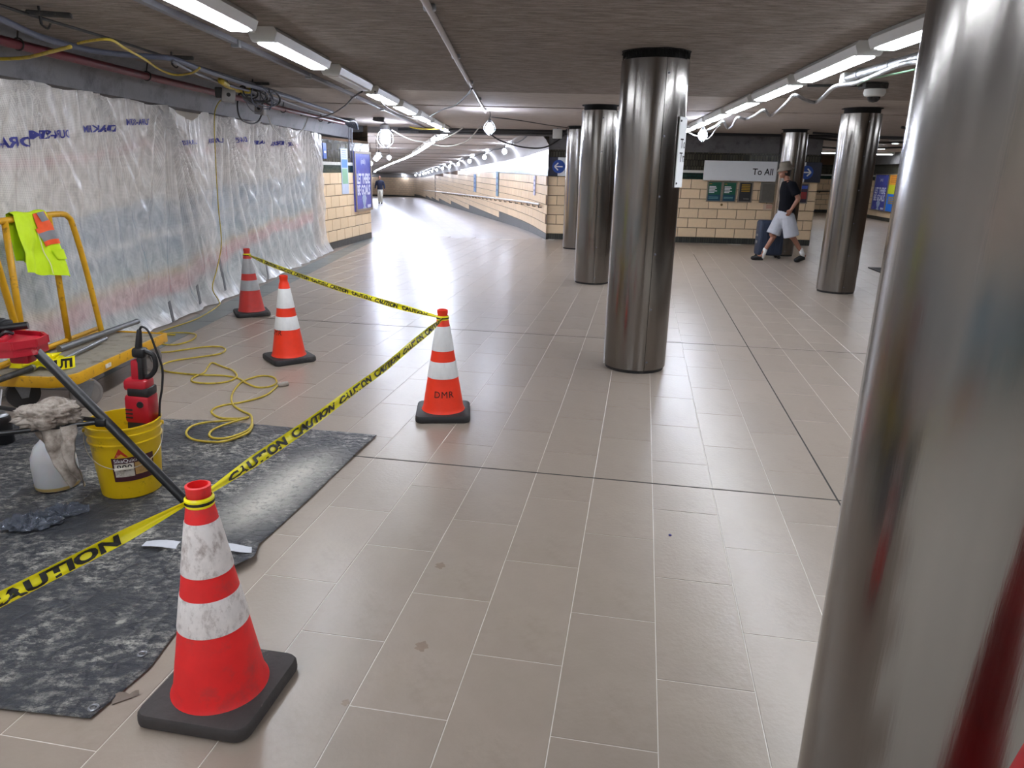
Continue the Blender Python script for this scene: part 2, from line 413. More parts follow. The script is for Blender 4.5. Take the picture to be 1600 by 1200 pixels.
# --- left wall behind the sheeting (mural)
def mural():
    M = bpy.data.materials.new('mural'); M.use_nodes = True; nt = M.node_tree; N = nt.nodes; L = nt.links; b = N['Principled BSDF']
    tc = N.new('ShaderNodeTexCoord'); sep = N.new('ShaderNodeSeparateXYZ'); L.new(tc.outputs['Object'], sep.inputs[0])
    nz = N.new('ShaderNodeTexNoise'); nz.inputs['Scale'].default_value = .45; nz.inputs['Detail'].default_value = 3; L.new(tc.outputs['Object'], nz.inputs['Vector'])
    # wavy height: z + .5*noise - .06*y
    m1 = N.new('ShaderNodeMath'); m1.operation = 'MULTIPLY_ADD'; m1.inputs[1].default_value = .75; L.new(nz.outputs['Fac'], m1.inputs[0]); L.new(sep.outputs['Z'], m1.inputs[2])
    m2 = N.new('ShaderNodeMath'); m2.operation = 'MULTIPLY_ADD'; m2.inputs[1].default_value = -.05; L.new(sep.outputs['Y'], m2.inputs[0]); L.new(m1.outputs[0], m2.inputs[2])
    mr = N.new('ShaderNodeMapRange'); mr.inputs[1].default_value = -.1; mr.inputs[2].default_value = 2.1; L.new(m2.outputs[0], mr.inputs[0])
    cr = N.new('ShaderNodeValToRGB'); e = cr.color_ramp; e.interpolation = 'EASE'
    st = [(0, (120, 146, 150)), (.16, (84, 146, 160)), (.2, (216, 40, 66)), (.25, (206, 60, 76)), (.27, (230, 190, 80)), (.31, (90, 158, 172)), (.42, (84, 140, 172)), (.45, (236, 240, 240)), (.48, (96, 148, 180)), (.6, (104, 146, 176)), (.62, (226, 214, 198)), (.8, (232, 220, 206)), (.83, (214, 130, 134)), (.85, (232, 220, 208)), (1, (226, 216, 202))]
    while len(e.elements) < len(st): e.elements.new(.5)
    for el, (p, c) in zip(e.elements, st): el.position = p; el.color = (*lin(c), 1)
    L.new(mr.outputs[0], cr.inputs[0]); L.new(cr.outputs[0], b.inputs['Base Color']); b.inputs['Roughness'].default_value = .5
    return M
q = MB(); q.box((-4.0, 3.5, 1.1), (.4, 21, 2.3)); wall_left = struct(q.build('wall_left', mural()), 'painted wall with a pale blue wavy mural behind plastic sheeting')
A1, B1 = (-3.72, 13.7), (-3.34, 16.76)
q = MB(); q.prism([(-4.2, 13.7), (-3.72, 13.7), (-3.34, 16.76), (-4.2, 17.6)], -.3, 2.12)
wall_l2 = struct(q.build('wall_left', mort_m), 'short beige block wall between sheeting and tunnel')
tiled_wall(wall_l2, A1, B1)
# --- cove over the left wall
prof = [(-3.85, 2.15), (-3.745, 2.165), (-3.735, 2.22), (-3.715, 2.30), (-3.67, 2.38), (-3.60, 2.44), (-3.5, 2.48), (-3.8, 2.6)]
q = MB(); vs = []
ys = (-7, 16.4)
for y in ys: vs += [(x+(.12 if y > 9 else 0), y, z) for x, z in prof]
n8 = len(prof); q.add(vs, [(i, i+1, n8+i+1, n8+i) for i in range(n8-1)])
struct(q.build('ceiling', cove_m, smooth=True), 'smooth grey blue cove between left wall and ceiling')
# --- right poster wall, far wall, wall behind the camera
A3, B3 = (14.75, 33.0), (13.3, 23.0)
q = MB(); q.prism([A3, B3, (11.6, 14), (9.6, -7), (10.2, -7), (15.6, 33)], -.2, 2.06)
wall_r = struct(q.build('wall_right', mort_m), 'beige block wall with ads beyond the far pillars')
tiled_wall(wall_r, A3, B3)
q = MB(); q.prism([(14.6, 33), (13.15, 23), (11.4, 14), (9.4, -7), (10.4, -7), (15.8, 33)], 2.06, 2.6); q.build('concrete_beam', conc_m, wall_r)
q = MB(); q.box((11, 33.4, 1.1), (9.4, .5, 3)); wall_f = struct(q.build('wall_far', mort_m), 'far beige block wall at the end of the right passage')
tiled_wall(wall_f, (6.6, 33.14), (14.9, 33.14))
q = MB(); q.box((3, -7.2, 1.2), (15, .4, 2.8)); struct(q.build('wall_front', block_m), 'plain beige wall closing the hall behind the viewer')
# --- tunnel right wall: horizontal courses, stepped dark base, dark glazed field above, cove and ceiling that follow the ramp
wall_t = struct(strip('wall_tunnel', TR, lambda p: rz(p.y)-.3, lambda p: 2.06+rz(p.y), mort_m), 'curving beige block wall on the right of the tunnel')
S = arc(TR)
def at_s(s):
    for i in range(len(S)-1):
        if s <= S[i+1] or i == len(S)-2:
            t = (s-S[i])/(S[i+1]-S[i]); p = TR[i].lerp(TR[i+1], t); d = (TR[i+1]-TR[i]).normalized(); return p, d
zt = ZB+6*BH
cours = MB(); bg = block_geo(BW)
for r in range(-5, 6):
    s = (BW/2 if r % 2 else 0)
    while s < 40:
        p, d = at_s(s+BW/2); step = int(s/9.1); zb = ZB-BH*step
        z0 = ZB+BH*r
        if z0 >= zb-.01 and z0+BH < 2.03+rz(p.y):
            ang = atan2(d.y, d.x)+pi; M = Matrix.Rotation(ang, 3, 'Z')
            n_ = Vector((-d.y, d.x, 0)); c = p+n_*.004; c.z = z0+BH/2
            cours.add([M @ Vector(v) + c for v in bg.v], bg.f)
        s += BW
tag(cours.build('block_courses', block_m, wall_t), kind='stuff')
far_b = brick_mat('far_block', (236, 209, 173), (228, 200, 166), (130, 108, 90), .447, .2225, rough=.35)
FT = [p for p, s in zip(TR, S) if s > 39.2]
o = strip('far_block_courses', FT, lambda p: rz(p.y)+.1, lambda p: min(zt, 2.03+rz(p.y)), far_b, wall_t, off=.004); o['kind'] = 'stuff'
for k in range(10):
    seg = [at_s(9.1*k + 9.1*j/6)[0] for j in range(7) if 9.1*k+9.1*j/6 < S[-1]]
    if len(seg) > 1: strip('base_course', seg, lambda p: rz(p.y)-.05, ZB-BH*k, btile_m, wall_t, off=.014)['kind'] = 'stuff'
UP = [p for p in TR if 2.05+rz(p.y) > zt+.03]
for nm, z0, z1, m_ in (('green_band', zt, zt+.14, gtile_m), ('glazed_tile_field', zt+.14, 9, dtile_m)):
    o = strip(nm, UP, lambda p, z0=z0: min(z0, 2.05+rz(p.y)), lambda p, z1=z1: min(z1, 2.06+rz(p.y)), m_, wall_t, off=.012); o['kind'] = 'stuff'
vault_m = mat('vault_plaster', (150, 146, 142), rough=.45, var=.12, scale=4)
q = MB(); vs = []; pr = [(0, 2.04), (.02, 2.16), (.08, 2.27), (.18, 2.36), (.32, 2.43), (.5, 2.48)]
for i, p in enumerate(TR):
    t = (TR[min(i+1, len(TR)-1)]-TR[max(0, i-1)]).normalized(); n_ = Vector((-t.y, t.x, 0))
    vs += [tuple(p+n_*(a+.0)+Vector((0, 0, z+rz(p.y)))) for a, z in pr]
k = len(pr); q.add(vs, [(i*k+j, (i+1)*k+j, (i+1)*k+j+1, i*k+j+1) for i in range(len(TR)-1) for j in range(k-1)])
q.build('vault', vault_m, wall_t, smooth='all')
# tunnel left wall (mostly out of sight)
TLp = dense(tl, 1.5)
struct(strip('wall_tunnel', TLp[::-1], lambda p: rz(p.y)-.3, lambda p: 2.5+rz(p.y), far_b), 'left wall of the tunnel behind the short block wall')
# ================================================================== CEILING
def slab(pts, z, m_, lbl, name='ceiling'):
    q = MB(); q.prism(pts, z, z+.12); return struct(q.build(name, m_), lbl)
slab([(-4, -7), (16, -7), (16, 9.05), (-4, 9.05)], 2.47, ceil_m, 'coarse brown grey sprayed ceiling over the near hall')
slab([(-4, 9.05), (16, 9.05), (16, 11.15), (-4, 11.15)], 2.478, ceil2_m, 'smooth tan ceiling slab over the middle pillars')
slab([(-4, 11.15), (16, 11.15), (16, 17.4), (-4, 17.4)], 2.466, ceil2_m, 'smooth tan ceiling slab before the block wall')
slab([(6.5, 17.4), (16, 17.4), (16, 34), (6.5, 34)], 2.47, ceil2_m, 'ceiling slab over the far right passage')
q = MB(); vs = []
for k in range(40):
    y = 17.2+k*1.72; zz = 2.47+rz(y)+(.012 if k % 2 else 0); vs += [(-36, y, zz), (3, y, zz), (-36, y+1.72, 2.47+rz(y+1.72)+(.012 if k % 2 else 0)), (3, y+1.72, 2.47+rz(y+1.72)+(.012 if k % 2 else 0))]
q.add(vs, [(4*k, 4*k+2, 4*k+3, 4*k+1) for k in range(40)])
struct(q.build('ceiling', ceil2_m), 'sloping ribbed ceiling of the tunnel')
# transverse concrete downstand in front of the tunnel mouth, half hidden by pipes
q = MB(); q.box((-1.5, 17.3, 2.42), (5.2, .3, .16)); struct(q.build('trim_1', conc_m), 'shallow grey ceiling beam across the tunnel mouth')
# ================================================================== PILLARS
RC, HT = .258, 2.405
def pillar(x, y, label, seam, bristle=False, seed=0):
    t = thing('steel_pillar', label, 'pillar', (x, y, 0), group='stainless steel pillars')
    face = atan2(-y, -x); th0 = face + seam
    for h in range(2):
        nu, nvv = 56, 40
        def fn(u, v, h=h):
            th = th0 + pi*h + .009 + (pi-.018)*u; z = .028 + (HT-.028)*v
            r = RC + (.003 if h else 0) + .0016*sin(2*th+1.3*z+seed) + .001*noise.noise((3*cos(th)+seed, 3*sin(th), z*1.3)) + .0022*noise.noise((1.2*cos(th), 1.2*sin(th)+seed, z*.7+4))
            return (r*cos(th), r*sin(th), z)
        MB().grid(fn, nu, nvv).build('shell_panel', steel_m, t, smooth='all')
    for h in range(2): a_ = th0+pi*h; MB().box(((RC-.004)*cos(a_), (RC-.004)*sin(a_), (HT+.03)/2), (.004, .02, HT-.05), a_).build('seam_strip', dark_m, t)
    for k in range(6):
        for s in (.07, ):
            th = th0+s; z = .1+.44*k; d = Vector((cos(th), sin(th), 0))
            MB().lathe([(.009, 0), (.0085, .003), (.004, .006)], 8, d*(RC+.001)+Vector((0, 0, z)), axis=d).build('rivet', greyp_m, t, smooth=True)
    MB().lathe([(RC-.012, 0), (RC-.012, .034)], 40).build('base_ring', black_m, t)
    q = MB(); q.lathe([(RC-.03, HT-.02), (RC-.03, 2.475)], 40)
    rnd = random.Random(seed)
    if bristle:
        for i in range(420):
            a = rnd.uniform(0, 2*pi); r = rnd.uniform(RC-.04, RC-.005); b0 = Vector((r*cos(a), r*sin(a), 2.47)); h = rnd.uniform(.02, .06)
            q.cyl(b0, b0+Vector((rnd.uniform(-.012, .012), rnd.uniform(-.012, .012), -h)), .004, .001, 4)
    q.build('packing', dark_m, t)
    zc = 2.4685 if y < 9.05 else (2.4765 if y < 11.15 else 2.4645)
    rr = [RC+.003+.022*noise.noise((3*cos(k*pi/24), 3*sin(k*pi/24), seed*5.)) for k in range(48)]
    q = MB(); q.prism([(r_*cos(k*pi/24), r_*sin(k*pi/24)) for k, r_ in enumerate(rr)], zc-.003, zc+.002); q.build('ceiling_cut', dark_m, t)
    return t
PIL = {'F': (.895, 1.17), 'A': (1.0445, 5.9039), 'B': (1.1597, 10.6493), 'C': (1.2807, 15.448), 'D': (4.6468, 10.2632), 'E': (5.523, 15.0)}
pillar(*PIL['F'], 'huge blurred stainless steel pillar closest to the viewer at right edge', .9, seed=1)
pillar(*PIL['A'], 'riveted stainless steel pillar carrying a white trains sign', .33, True, seed=2)
pillar(*PIL['B'], 'stainless steel pillar just behind the pillar with the sign', .1, seed=3)
pillar(*PIL['C'], 'farthest stainless steel pillar beside the left arrow sign', .5, seed=4)
pillar(*PIL['D'], 'freestanding stainless steel pillar right of the walking man', .35, seed=5)
pillar(*PIL['E'], 'stainless steel pillar directly behind the walking man', .3, seed=6)

# ================================================================== CEILING LIGHTS
def fixture(x, y0, ln, ang, label, lit=True, z=2.47, slope=0., group='linear ceiling lights', wd=.2, glow=None):
    """strip luminaire: enamel housing, diffuser, end caps ; runs along +y turned by ang"""
    t = thing('ceiling_light', label, 'light', (x, y0, z), -ang, group)
    t.rotation_euler = (-math.atan(slope), 0, -ang)
    q = MB(); h = wd/2
    q.add([(-h*.8, 0, 0), (h*.8, 0, 0), (h, 0, -.03), (h*.78, 0, -.085), (-h*.78, 0, -.085), (-h, 0, -.03)] + [(-h*.8, ln, 0), (h*.8, ln, 0), (h, ln, -.03), (h*.78, ln, -.085), (-h*.78, ln, -.085), (-h, ln, -.03)],
          [(5,4,3,2,1,0), (6,7,8,9,10,11)]+[(i, (i+1) % 6, 6+(i+1) % 6, 6+i) for i in range(6)])
    q.build('housing', white_m, t)
    MB().rbox((0, ln/2, -.09), (h*1.15, ln-.12, .022), .008).build('diffuser', (glow or lamp_m) if lit else off_m, t)
    for yy in (.03, ln-.03): MB().box((0, yy, -.087), (h*1.5, .05, .01)).build('end_cap', white_m, t)
    return t
LL = [(-3.45, 1), (-1.73, 1), (0.0, 1), (1.73, 1), (3.45, 1), (5.17, 1), (6.9, 0), (8.6, 1), (10.3, 1), (12.05, 1), (13.8, 1), (15.5, 1)]
ordn = ['nearest', 'second', 'third', 'fourth', 'fifth', 'sixth', 'seventh', 'eighth', 'ninth', 'tenth']
vis = 0
for y, lit in LL:
    x = -1.72 + (y-4)*.012
    if y < 3: lb, gr = 'lit strip light of the left ceiling row behind the viewer', 'left row strip lights overhead'
    elif not lit: lb, gr = 'unlit white strip light in the left ceiling row', 'linear ceiling lights'; vis += 1
    else: lb, gr = f'lit strip light, {ordn[vis]} visible in the left ceiling row', 'linear ceiling lights'; vis += 1
    fixture(x, y, 1.38, .012, lb, lit, group=gr)
vis = 0
for i in range(-4, 7):
    y = 4.95+1.72*(i-1)+.0; x = 2.37+.1*(y-5.2) if y > 4 else 2.3+.02*(y-4)
    if y < 2.5: lb, gr = 'lit strip light of the right ceiling row behind the viewer', 'right row strip lights overhead'
    else: lb, gr = f'lit strip light, {ordn[vis]} visible in the right ceiling row', 'linear ceiling lights'; vis += 1
    fixture(x, y+.25, 1.52, .1 if y > 4 else .03, lb, True, group=gr)
# tunnel row
tr_row = smooth_path([Vector(p) for p in ((-1.62, 17.4, 0), (-2.35, 21, 0), (-4.6, 31.8, 0), (-8.7, 49, 0), (-13, 68, 0), (-15.5, 82, 0))], 60)
acc, last, cnt = 0, tr_row[0], 0
nxt = 0.
for a, b_ in zip(tr_row, tr_row[1:]):
    acc += (b_-a).length
    if acc >= nxt and cnt < 30:
        d = (b_-a).normalized()
        fixture(a.x, a.y, 1.5, atan2(d.x, d.y), 'small lit strip light in the curving tunnel ceiling row', True, 2.47+rz(a.y), SL, 'tunnel strip lights', .24, cool_m)
        nxt += 1.9; cnt += 1
# far right passage row
for k in range(5):
    fixture(8.3+1.9*k, 26.5+.2*k, 1.5, radians(84), 'small lit strip light over the far right passage', True, 2.47, 0, 'far passage strip lights')
fixture(11.6, 19.6, 1.5, radians(70), 'lit strip light between the last pillar and the ads', True)
fixture(9.2, 21.5, 1.5, radians(80), 'lit strip light hidden behind the last right pillar', True)
fixture(7.8, 5.5, 1.5, .1, 'added unseen strip light at the far right of the hall', True, group='right side strip lights')
for x_, y_ in ((8.4, 12.6), (8.9, 16.6)): fixture(x_, y_, 1.5, .1, 'added unseen strip light at the far right of the hall', True, group='right side strip lights')  # out of view, added to brighten the floor and wall on the right
fixture(11.2, 24.0, 1.5, .1, 'added strip light hidden in the right passage behind the freestanding pillar', True)  # concealed by the pillar, added to lift the dark passage floor
fixture(7.9, 9.0, 1.5, .1, 'added unseen strip light at the far right of the hall', True, group='right side strip lights')  # another light outside the frame, added to boost the right side
# bare bulbs strung along the vault
def bulb(p, label, r=.05, group=None, cord=None, m_=None):
    t = thing('work_bulb', label, 'bulb', p, group=group)
    MB().lathe([(.001, -r*1.2), (r*.6, -r*1.02), (r, -r*.3), (r*.98, r*.15), (r*.55, r*.8), (.02, r*1.2)], 14).build('glass', m_ or bulb_m, t, smooth='all')
    MB().lathe([(.02, r*1.15), (.024, r*1.9), (.012, r*2.3)], 12).build('socket', ink_m, t, smooth=True)
    q = MB()
    for k in range(4):
        a = k*pi/2+.4; dx, dy = cos(a), sin(a)
        q.tube([(.024*dx, .024*dy, r*1.8), (r*1.35*dx, r*1.35*dy, r*.6), (r*1.4*dx, r*1.4*dy, -r*.6), (.01*dx, .01*dy, -r*1.7)], .0025, 5, 5)
    q.build('guard', alu_m, t)
    if cord: MB().tube([(0, 0, r*2.2), (.01, 0, (r*2.2+cord)/2), (0, 0, cord)], .006, 6, 3).build('cord', blk_cord, t)
    return t
for k in range(15):
    s = 5.5+4.6*k*(1 if k < 6 else 1.0)
    if s > S[-1]-14: break
    p, d = at_s(s); n_ = Vector((-d.y, d.x, 0)); c = p+n_*.42; zc = 2.25+rz(p.y)
    bulb((c.x, c.y, zc), 'bare glowing bulb strung along the tunnel vault', .06, 'tunnel string bulbs', .2)
pts = []
for k in range(70):
    s = 1+k*1.0
    if s > S[-1]-14: break
    p, d = at_s(s); n_ = Vector((-d.y, d.x, 0)); c = p+n_*.4; pts.append((c.x, c.y, 2.42+rz(p.y)-.05*abs(sin(k*.9))))
tag(MB().tube(pts, .018, 6).build('cable', blk_cord), 'black festoon cable carrying the tunnel bulbs', 'cable')
for i, (px, py, Y) in enumerate(((579, 255, 24), (588, 247, 22), (592, 243, 20.5), (608, 246, 27))):
    c = aty(px, py, Y); bulb(tuple(c), ['glowing bulb lowest beside the purple poster', 'glowing bulb second above the purple poster corner', 'glowing bulb third above the purple poster corner', 'glowing bulb under the caged floodlight'][i], .06, None, max(.1, 2.47+rz(Y)-c.z))

# ================================================================== SHEETING
def sheet_mat():
    M = bpy.data.materials.new('plastic_sheet'); M.use_nodes = True; nt = M.node_tree; N = nt.nodes; L = nt.links; b = N['Principled BSDF']
    tc = N.new('ShaderNodeTexCoord')
    b.inputs['Base Color'].default_value = (*lin((240, 237, 235)), 1); b.inputs['Roughness'].default_value = .2; b.inputs['Specular IOR Level'].default_value = .6
    nz = N.new('ShaderNodeTexNoise'); nz.inputs['Scale'].default_value = 9; nz.inputs['Detail'].default_value = 5; L.new(tc.outputs['Object'], nz.inputs['Vector'])
    mp = N.new('ShaderNodeMapping'); mp.inputs['Scale'].default_value = (1, 1.6, .8); L.new(tc.outputs['Object'], mp.inputs[0])
    n2 = N.new('ShaderNodeTexNoise'); n2.inputs['Scale'].default_value = 7; n2.inputs['Detail'].default_value = 4; n2.inputs['Distortion'].default_value = 1.2; L.new(mp.outputs[0], n2.inputs['Vector'])
    # scrim threads
    wv = N.new('ShaderNodeTexWave'); wv.bands_direction = 'Y'; wv.inputs['Scale'].default_value = 26; L.new(tc.outputs['Object'], wv.inputs['Vector'])
    wz = N.new('ShaderNodeTexWave'); wz.bands_direction = 'Z'; wz.inputs['Scale'].default_value = 26; L.new(tc.outputs['Object'], wz.inputs['Vector'])
    mxm = N.new('ShaderNodeMath'); mxm.operation = 'MAXIMUM'; L.new(wv.outputs['Fac'], mxm.inputs[0]); L.new(wz.outputs['Fac'], mxm.inputs[1])
    pw = N.new('ShaderNodeMath'); pw.operation = 'POWER'; pw.inputs[1].default_value = 8; L.new(mxm.outputs[0], pw.inputs[0])
    ad = N.new('ShaderNodeMath'); ad.operation = 'ADD'; L.new(nz.outputs['Fac'], ad.inputs[0]); L.new(n2.outputs['Fac'], ad.inputs[1])
    bp = N.new('ShaderNodeBump'); bp.inputs['Strength'].default_value = .36; bp.inputs['Distance'].default_value = .02; L.new(ad.outputs[0], bp.inputs['Height']); L.new(bp.outputs[0], b.inputs['Normal'])
    mr = N.new('ShaderNodeMapRange'); mr.inputs[1].default_value = .3; mr.inputs[2].default_value = .7; mr.inputs[3].default_value = .36; mr.inputs[4].default_value = .62; L.new(n2.outputs['Fac'], mr.inputs[0])
    a2 = N.new('ShaderNodeMath'); a2.operation = 'MULTIPLY_ADD'; a2.inputs[1].default_value = .22; a2.use_clamp = True; L.new(pw.outputs[0], a2.inputs[0]); L.new(mr.outputs[0], a2.inputs[2])
    L.new(a2.outputs[0], b.inputs['Alpha'])
    return M
sheet_m = sheet_mat()
def sheet_x(y, z, anchors, ph):
    top = max(0, (z-.9)/1.3)
    x = -3.655 + .035*noise.noise((y*.55+ph, z*.5, 0)) + .012*noise.noise((y*2.3, z*1.1, ph)) + .004*noise.noise((y*7, z*5, ph))
    x += .012*top**2*sin(y*26+2*sin(y*3+ph)) + .006*top*sin(y*57+ph)
    for ya, za, am, wdt, lean in anchors:
        dz = za-z
        if dz > 0:
            r = hypot(y-ya, dz); phi = atan2(y-ya-lean*dz, dz)
            x += am*exp(-r/1.5)*exp(-(phi/wdt)**2)*sin(phi*30+ph)
    if z < .3: f = 1-z/.3; x += .13*f*f + .03*f*noise.noise((y*3.3, z*3, 7)) + .012*f*noise.noise((y*11, z*6, 7))
    return x
def sheet(y0, y1, label, anchors, ph, ztop, nu):
    def fn(u, v):
        y = y0+(y1-y0)*u; z = .012+(ztop(y)-.012)*v
        return (sheet_x(y, z, anchors, ph)+(.015 if ph > 2 else 0), y, z)
    o = MB().grid(fn, nu, 76).build('plastic_sheet', sheet_m, None, smooth='all')
    return tag(o, label, 'sheeting', 'hanging plastic sheets')
AN1 = [(7.7, 2.3, .14, .5, .25), (3.5, 2.4, .05, .6, 0), (5.6, 2.3, .05, .5, .1), (6.6, 2.3, .06, .4, .2)]
AN2 = [(9.2, 2.35, .12, .6, .35), (10.3, 2.4, .10, .6, .4), (11.4, 2.4, .12, .7, .35), (12.9, 2.4, .09, .6, .3)]
s1 = sheet(.6, 8.75, 'left translucent plastic sheet hanging behind the yellow cart', AN1, .7, lambda y: 2.15-.25*max(0, y-8.0)+.012*sin(y*9), 330)
s2 = sheet(8.35, 13.95, 'right translucent plastic sheet hanging behind the rear cone', AN2, 2.9, lambda y: 2.15-.30*max(0, 8.75-y)+.012*sin(y*8), 260)
dura_m = mat('sheet_print', (62, 66, 150), rough=.5)
vsT, fsT, wdT = text_geo('DURA-SKRIM', .085, .03)
for px, py, sc, own in ((8, 231, 1.2, 1), (85, 216, 1, 1), (160, 206, .9, 1), (220, 195, .9, 1), (298, 226, .8, 1), (336, 223, .8, 2), (376, 222, 1., 2), (402, 225, .8, 2), (430, 227, .9, 2), (452, 228, .9, 2)):
    p = atx(px, py, -3.63)
    sh, an, ph = (s1, AN1, .7) if own == 1 else (s2, AN2, 2.9)
    mb = MB(); mb.add([(sheet_x(p.y+(wdT/2-x)*sc, p.z+y*sc+(wdT/2-x)*.06, an, ph)+(.02 if own == 2 else .005)+.004, p.y+(wdT/2-x)*sc, p.z+y*sc+(wdT/2-x)*.06) for x, y in vsT], fsT)
    mb.build('printed_text', dura_m, sh)
gtape_m = mat('grey_duct_tape', (118, 118, 122), rough=.4)
for px, py, sh in ((340, 418, s2), (345, 440, s2), (305, 460, s1), (262, 490, s1), (414, 430, s2)):
    p = atx(px, py, -3.58); MB().box((p.x+.04, p.y, max(.12, p.z)), (.006, .05, .22), tilt=Matrix.Rotation(.2, 3, 'X')).build('tape_strip', gtape_m, sh)

# ================================================================== SIGNS AND POSTERS
class Wall:
    """a vertical wall plane from A to B ; s along it, z up, o out of the face (right of A->B)"""
    def __init__(s, A, B):
        s.A = Vector((*A, 0)); d = Vector((*B, 0))-s.A; s.u = d.normalized(); s.n = Vector((s.u.y, -s.u.x, 0)); s.ang = atan2(s.u.y, s.u.x)
    def hit(s, x, y):
        d = ray(x, y); t = (s.n.dot(s.A-O))/s.n.dot(d); p = O+d*t; return (p-s.A).dot(s.u), p.z
    def P(s, a, z, o=0.): return s.A+s.u*a+s.n*o+Vector((0, 0, z))
WB, WL, WR = Wall(A2, B2), Wall(A1, B1), Wall(A3, B3)
def panel(name, W, s0, s1, z0, z1, label, cat, face, frame=None, fw_=.03, o=.015, th=.02, group=None):
    """board standing off the wall; parts are built in panel coordinates x along the wall, -y out of it, z up"""
    c = W.P((s0+s1)/2, z0, o); t = thing(name, label, cat, c, W.ang, group); wd, ht = s1-s0, z1-z0
    MB().box((0, -th/2, ht/2), (wd, th, ht)).build('board', face, t)
    if frame:
        for cx, cz, dx, dz in ((0, fw_/2, wd, fw_), (0, ht-fw_/2, wd, fw_), (-wd/2+fw_/2, ht/2, fw_, ht-2*fw_), (wd/2-fw_/2, ht/2, fw_, ht-2*fw_)):
            MB().box((cx, -th-.006, cz), (dx, .02, dz)).build('frame_bar', frame, t)
    return t, wd, ht, -th-.002
def rect(t, name, m_, x0, x1, z0, z1, y):
    return MB().box(((x0+x1)/2, y, (z0+z1)/2), (x1-x0, .003, z1-z0)).build(name, m_, t)
def line(t, s, m_, x, z, size, y, bold=.01, sx=1., c=False, space=1., nm='lettering'):
    return put_text(s, lambda a, b_: (x+a, y-.003, z+b_), nm, m_, t, size, bold, sx, space, 'c' if c else None)
# long directional sign
s0 = WB.hit(1098, 266)[0]; s1 = WB.hit(1279, 270)[0]
t, wd, ht, y = panel('hanging_sign', WB, s0, s1, 1.445, 1.885, 'long white sign reading To All with a right arrow', 'sign', sign_w, o=.12, th=.05)
WS = Wall((A2[0]+WB.n.x*.17, A2[1]+WB.n.y*.17), (B2[0]+WB.n.x*.17, B2[1]+WB.n.y*.17))
xa = WS.hit(1176, 268)[0]-s0-wd/2
xe = WS.hit(1208, 268)[0]-s0-wd/2
vv, ff, w0 = text_geo('To All', .2, .012)
line(t, 'To All', ink_m, xa, .145, .2, y, .012, (xe-xa)/w0)
line(t, 'Trains', ink_m, xe+.1, .145, .2, y, .012, (xe-xa)/w0)
rect(t, 'navy_field', navy_m, wd/2-.36, wd/2, 0, ht, y)
def arrow_disc(t, x, z, r, y, left):
    q = MB(); q.lathe([(r, 0), (r, .004)], 32, (x, y-.002, z), axis=(0, -1, 0)); q.build('disc', blue_m, t)
    k = -1 if left else 1; q = MB(); yy = y-.009; th = r*.13
    for a in ((-1, -1), (1, 1)): pass
    q.box((x, yy, z), (r*1.25, .003, th*1.5))
    for sg in (-1, 1):
        q.box((x+k*r*.36, yy-.002, z+sg*r*.27), (r*.78, .003, th*1.5), tilt=Matrix.Rotation(k*sg*radians(45), 3, 'Y'))
    q.build('arrow', inkw_m, t)
arrow_disc(t, wd/2-.33, .22, .15, y-.002, False)
for x in (-wd/2+.3, wd/2-.3): MB().box((x, .06, ht/2), (.05, .07, .1)).build('bracket', greyp_m, t)
# left arrow sign
s0 = WB.hit(857, 260)[0]; s1 = s0+1.5
t, wd, ht, y = panel('hanging_sign', WB, s0+.02, s1, 1.47, 1.885, 'navy and white left arrow sign partly behind the pillars', 'sign', sign_w, o=.06, th=.05)
rect(t, 'navy_field', navy_m, -wd/2, -wd/2+.2, 0, ht, y); arrow_disc(t, -wd/2+.22, .21, .15, y-.002, True)
line(t, 'To All Trains', ink_m, -wd/2+.55, .14, .2, y, .012, .8)
# three small posters, metal cabinet, notices
green_m = mat('poster_green', (16, 88, 66), rough=.4); teal_m = mat('poster_teal', (18, 70, 92), rough=.4); char_m = mat('poster_charcoal', (44, 44, 46), rough=.4); gold_m = mat('poster_gold', (176, 140, 40), rough=.4)
for i, (x0, x1) in enumerate(((1104, 1127), (1128, 1150), (1153, 1175))):
    a, b_ = WB.hit(x0, 300)[0], WB.hit(x1, 300)[0]
    t, wd, ht, y = panel('poster', WB, a, b_, .965, 1.425, ['green service poster farthest left under the long sign', 'green teal service poster in the middle under the long sign', 'dark poster with yellow lettering under the long sign'][i], 'poster', green_m if i < 2 else char_m, frame_m, .022)
    if i < 2:
        rect(t, 'lower_field', teal_m, -wd/2+.022, wd/2-.022, .022, .16, y)
        for k, sx in enumerate((.62, .7, .55, .75, .5)): rect(t, 'text_bar', inkw_m, -wd*.36, -wd*.36+wd*.72*sx, .33-k*.032, .35-k*.032, y-.002)
        for k in range(2): rect(t, 'text_bar', mat('pale_teal', (120, 170, 170)), -wd*.36, wd*.3, .1-k*.03, .112-k*.03, y-.003)
        rect(t, 'corner_mark', gold_m, -wd*.38, -wd*.2, .395, .41, y-.002)
    else:
        for k in range(5): rect(t, 'text_bar', gold_m, -wd*.3, wd*.3, .385-k*.036, .405-k*.036, y-.002)
        rect(t, 'text_bar', mat('grey_print', (120, 118, 112)), -wd*.1, wd*.3, .07, .09, y-.002)
cab_m = mat('cabinet_grey', (128, 124, 116), rough=.4, metal=.5)
a, b_ = WB.hit(1187, 300)[0], WB.hit(1216, 300)[0]
t, wd, ht, y = panel('wall_cabinet', WB, a, b_, .97, 1.43, 'brushed grey metal wall cabinet beside the dark poster', 'cabinet', cab_m, o=.02, th=.08)
rect(t, 'door', mat('cabinet_door', (112, 108, 100), rough=.35, metal=.5), -wd/2+.03, wd/2-.03, .03, ht-.03, y); MB().ball((wd/2-.06, y-.01, ht/2), .012).build('knob', alu_m, t)
a, b_ = WB.hit(1192, 324)[0], WB.hit(1207, 324)[0]
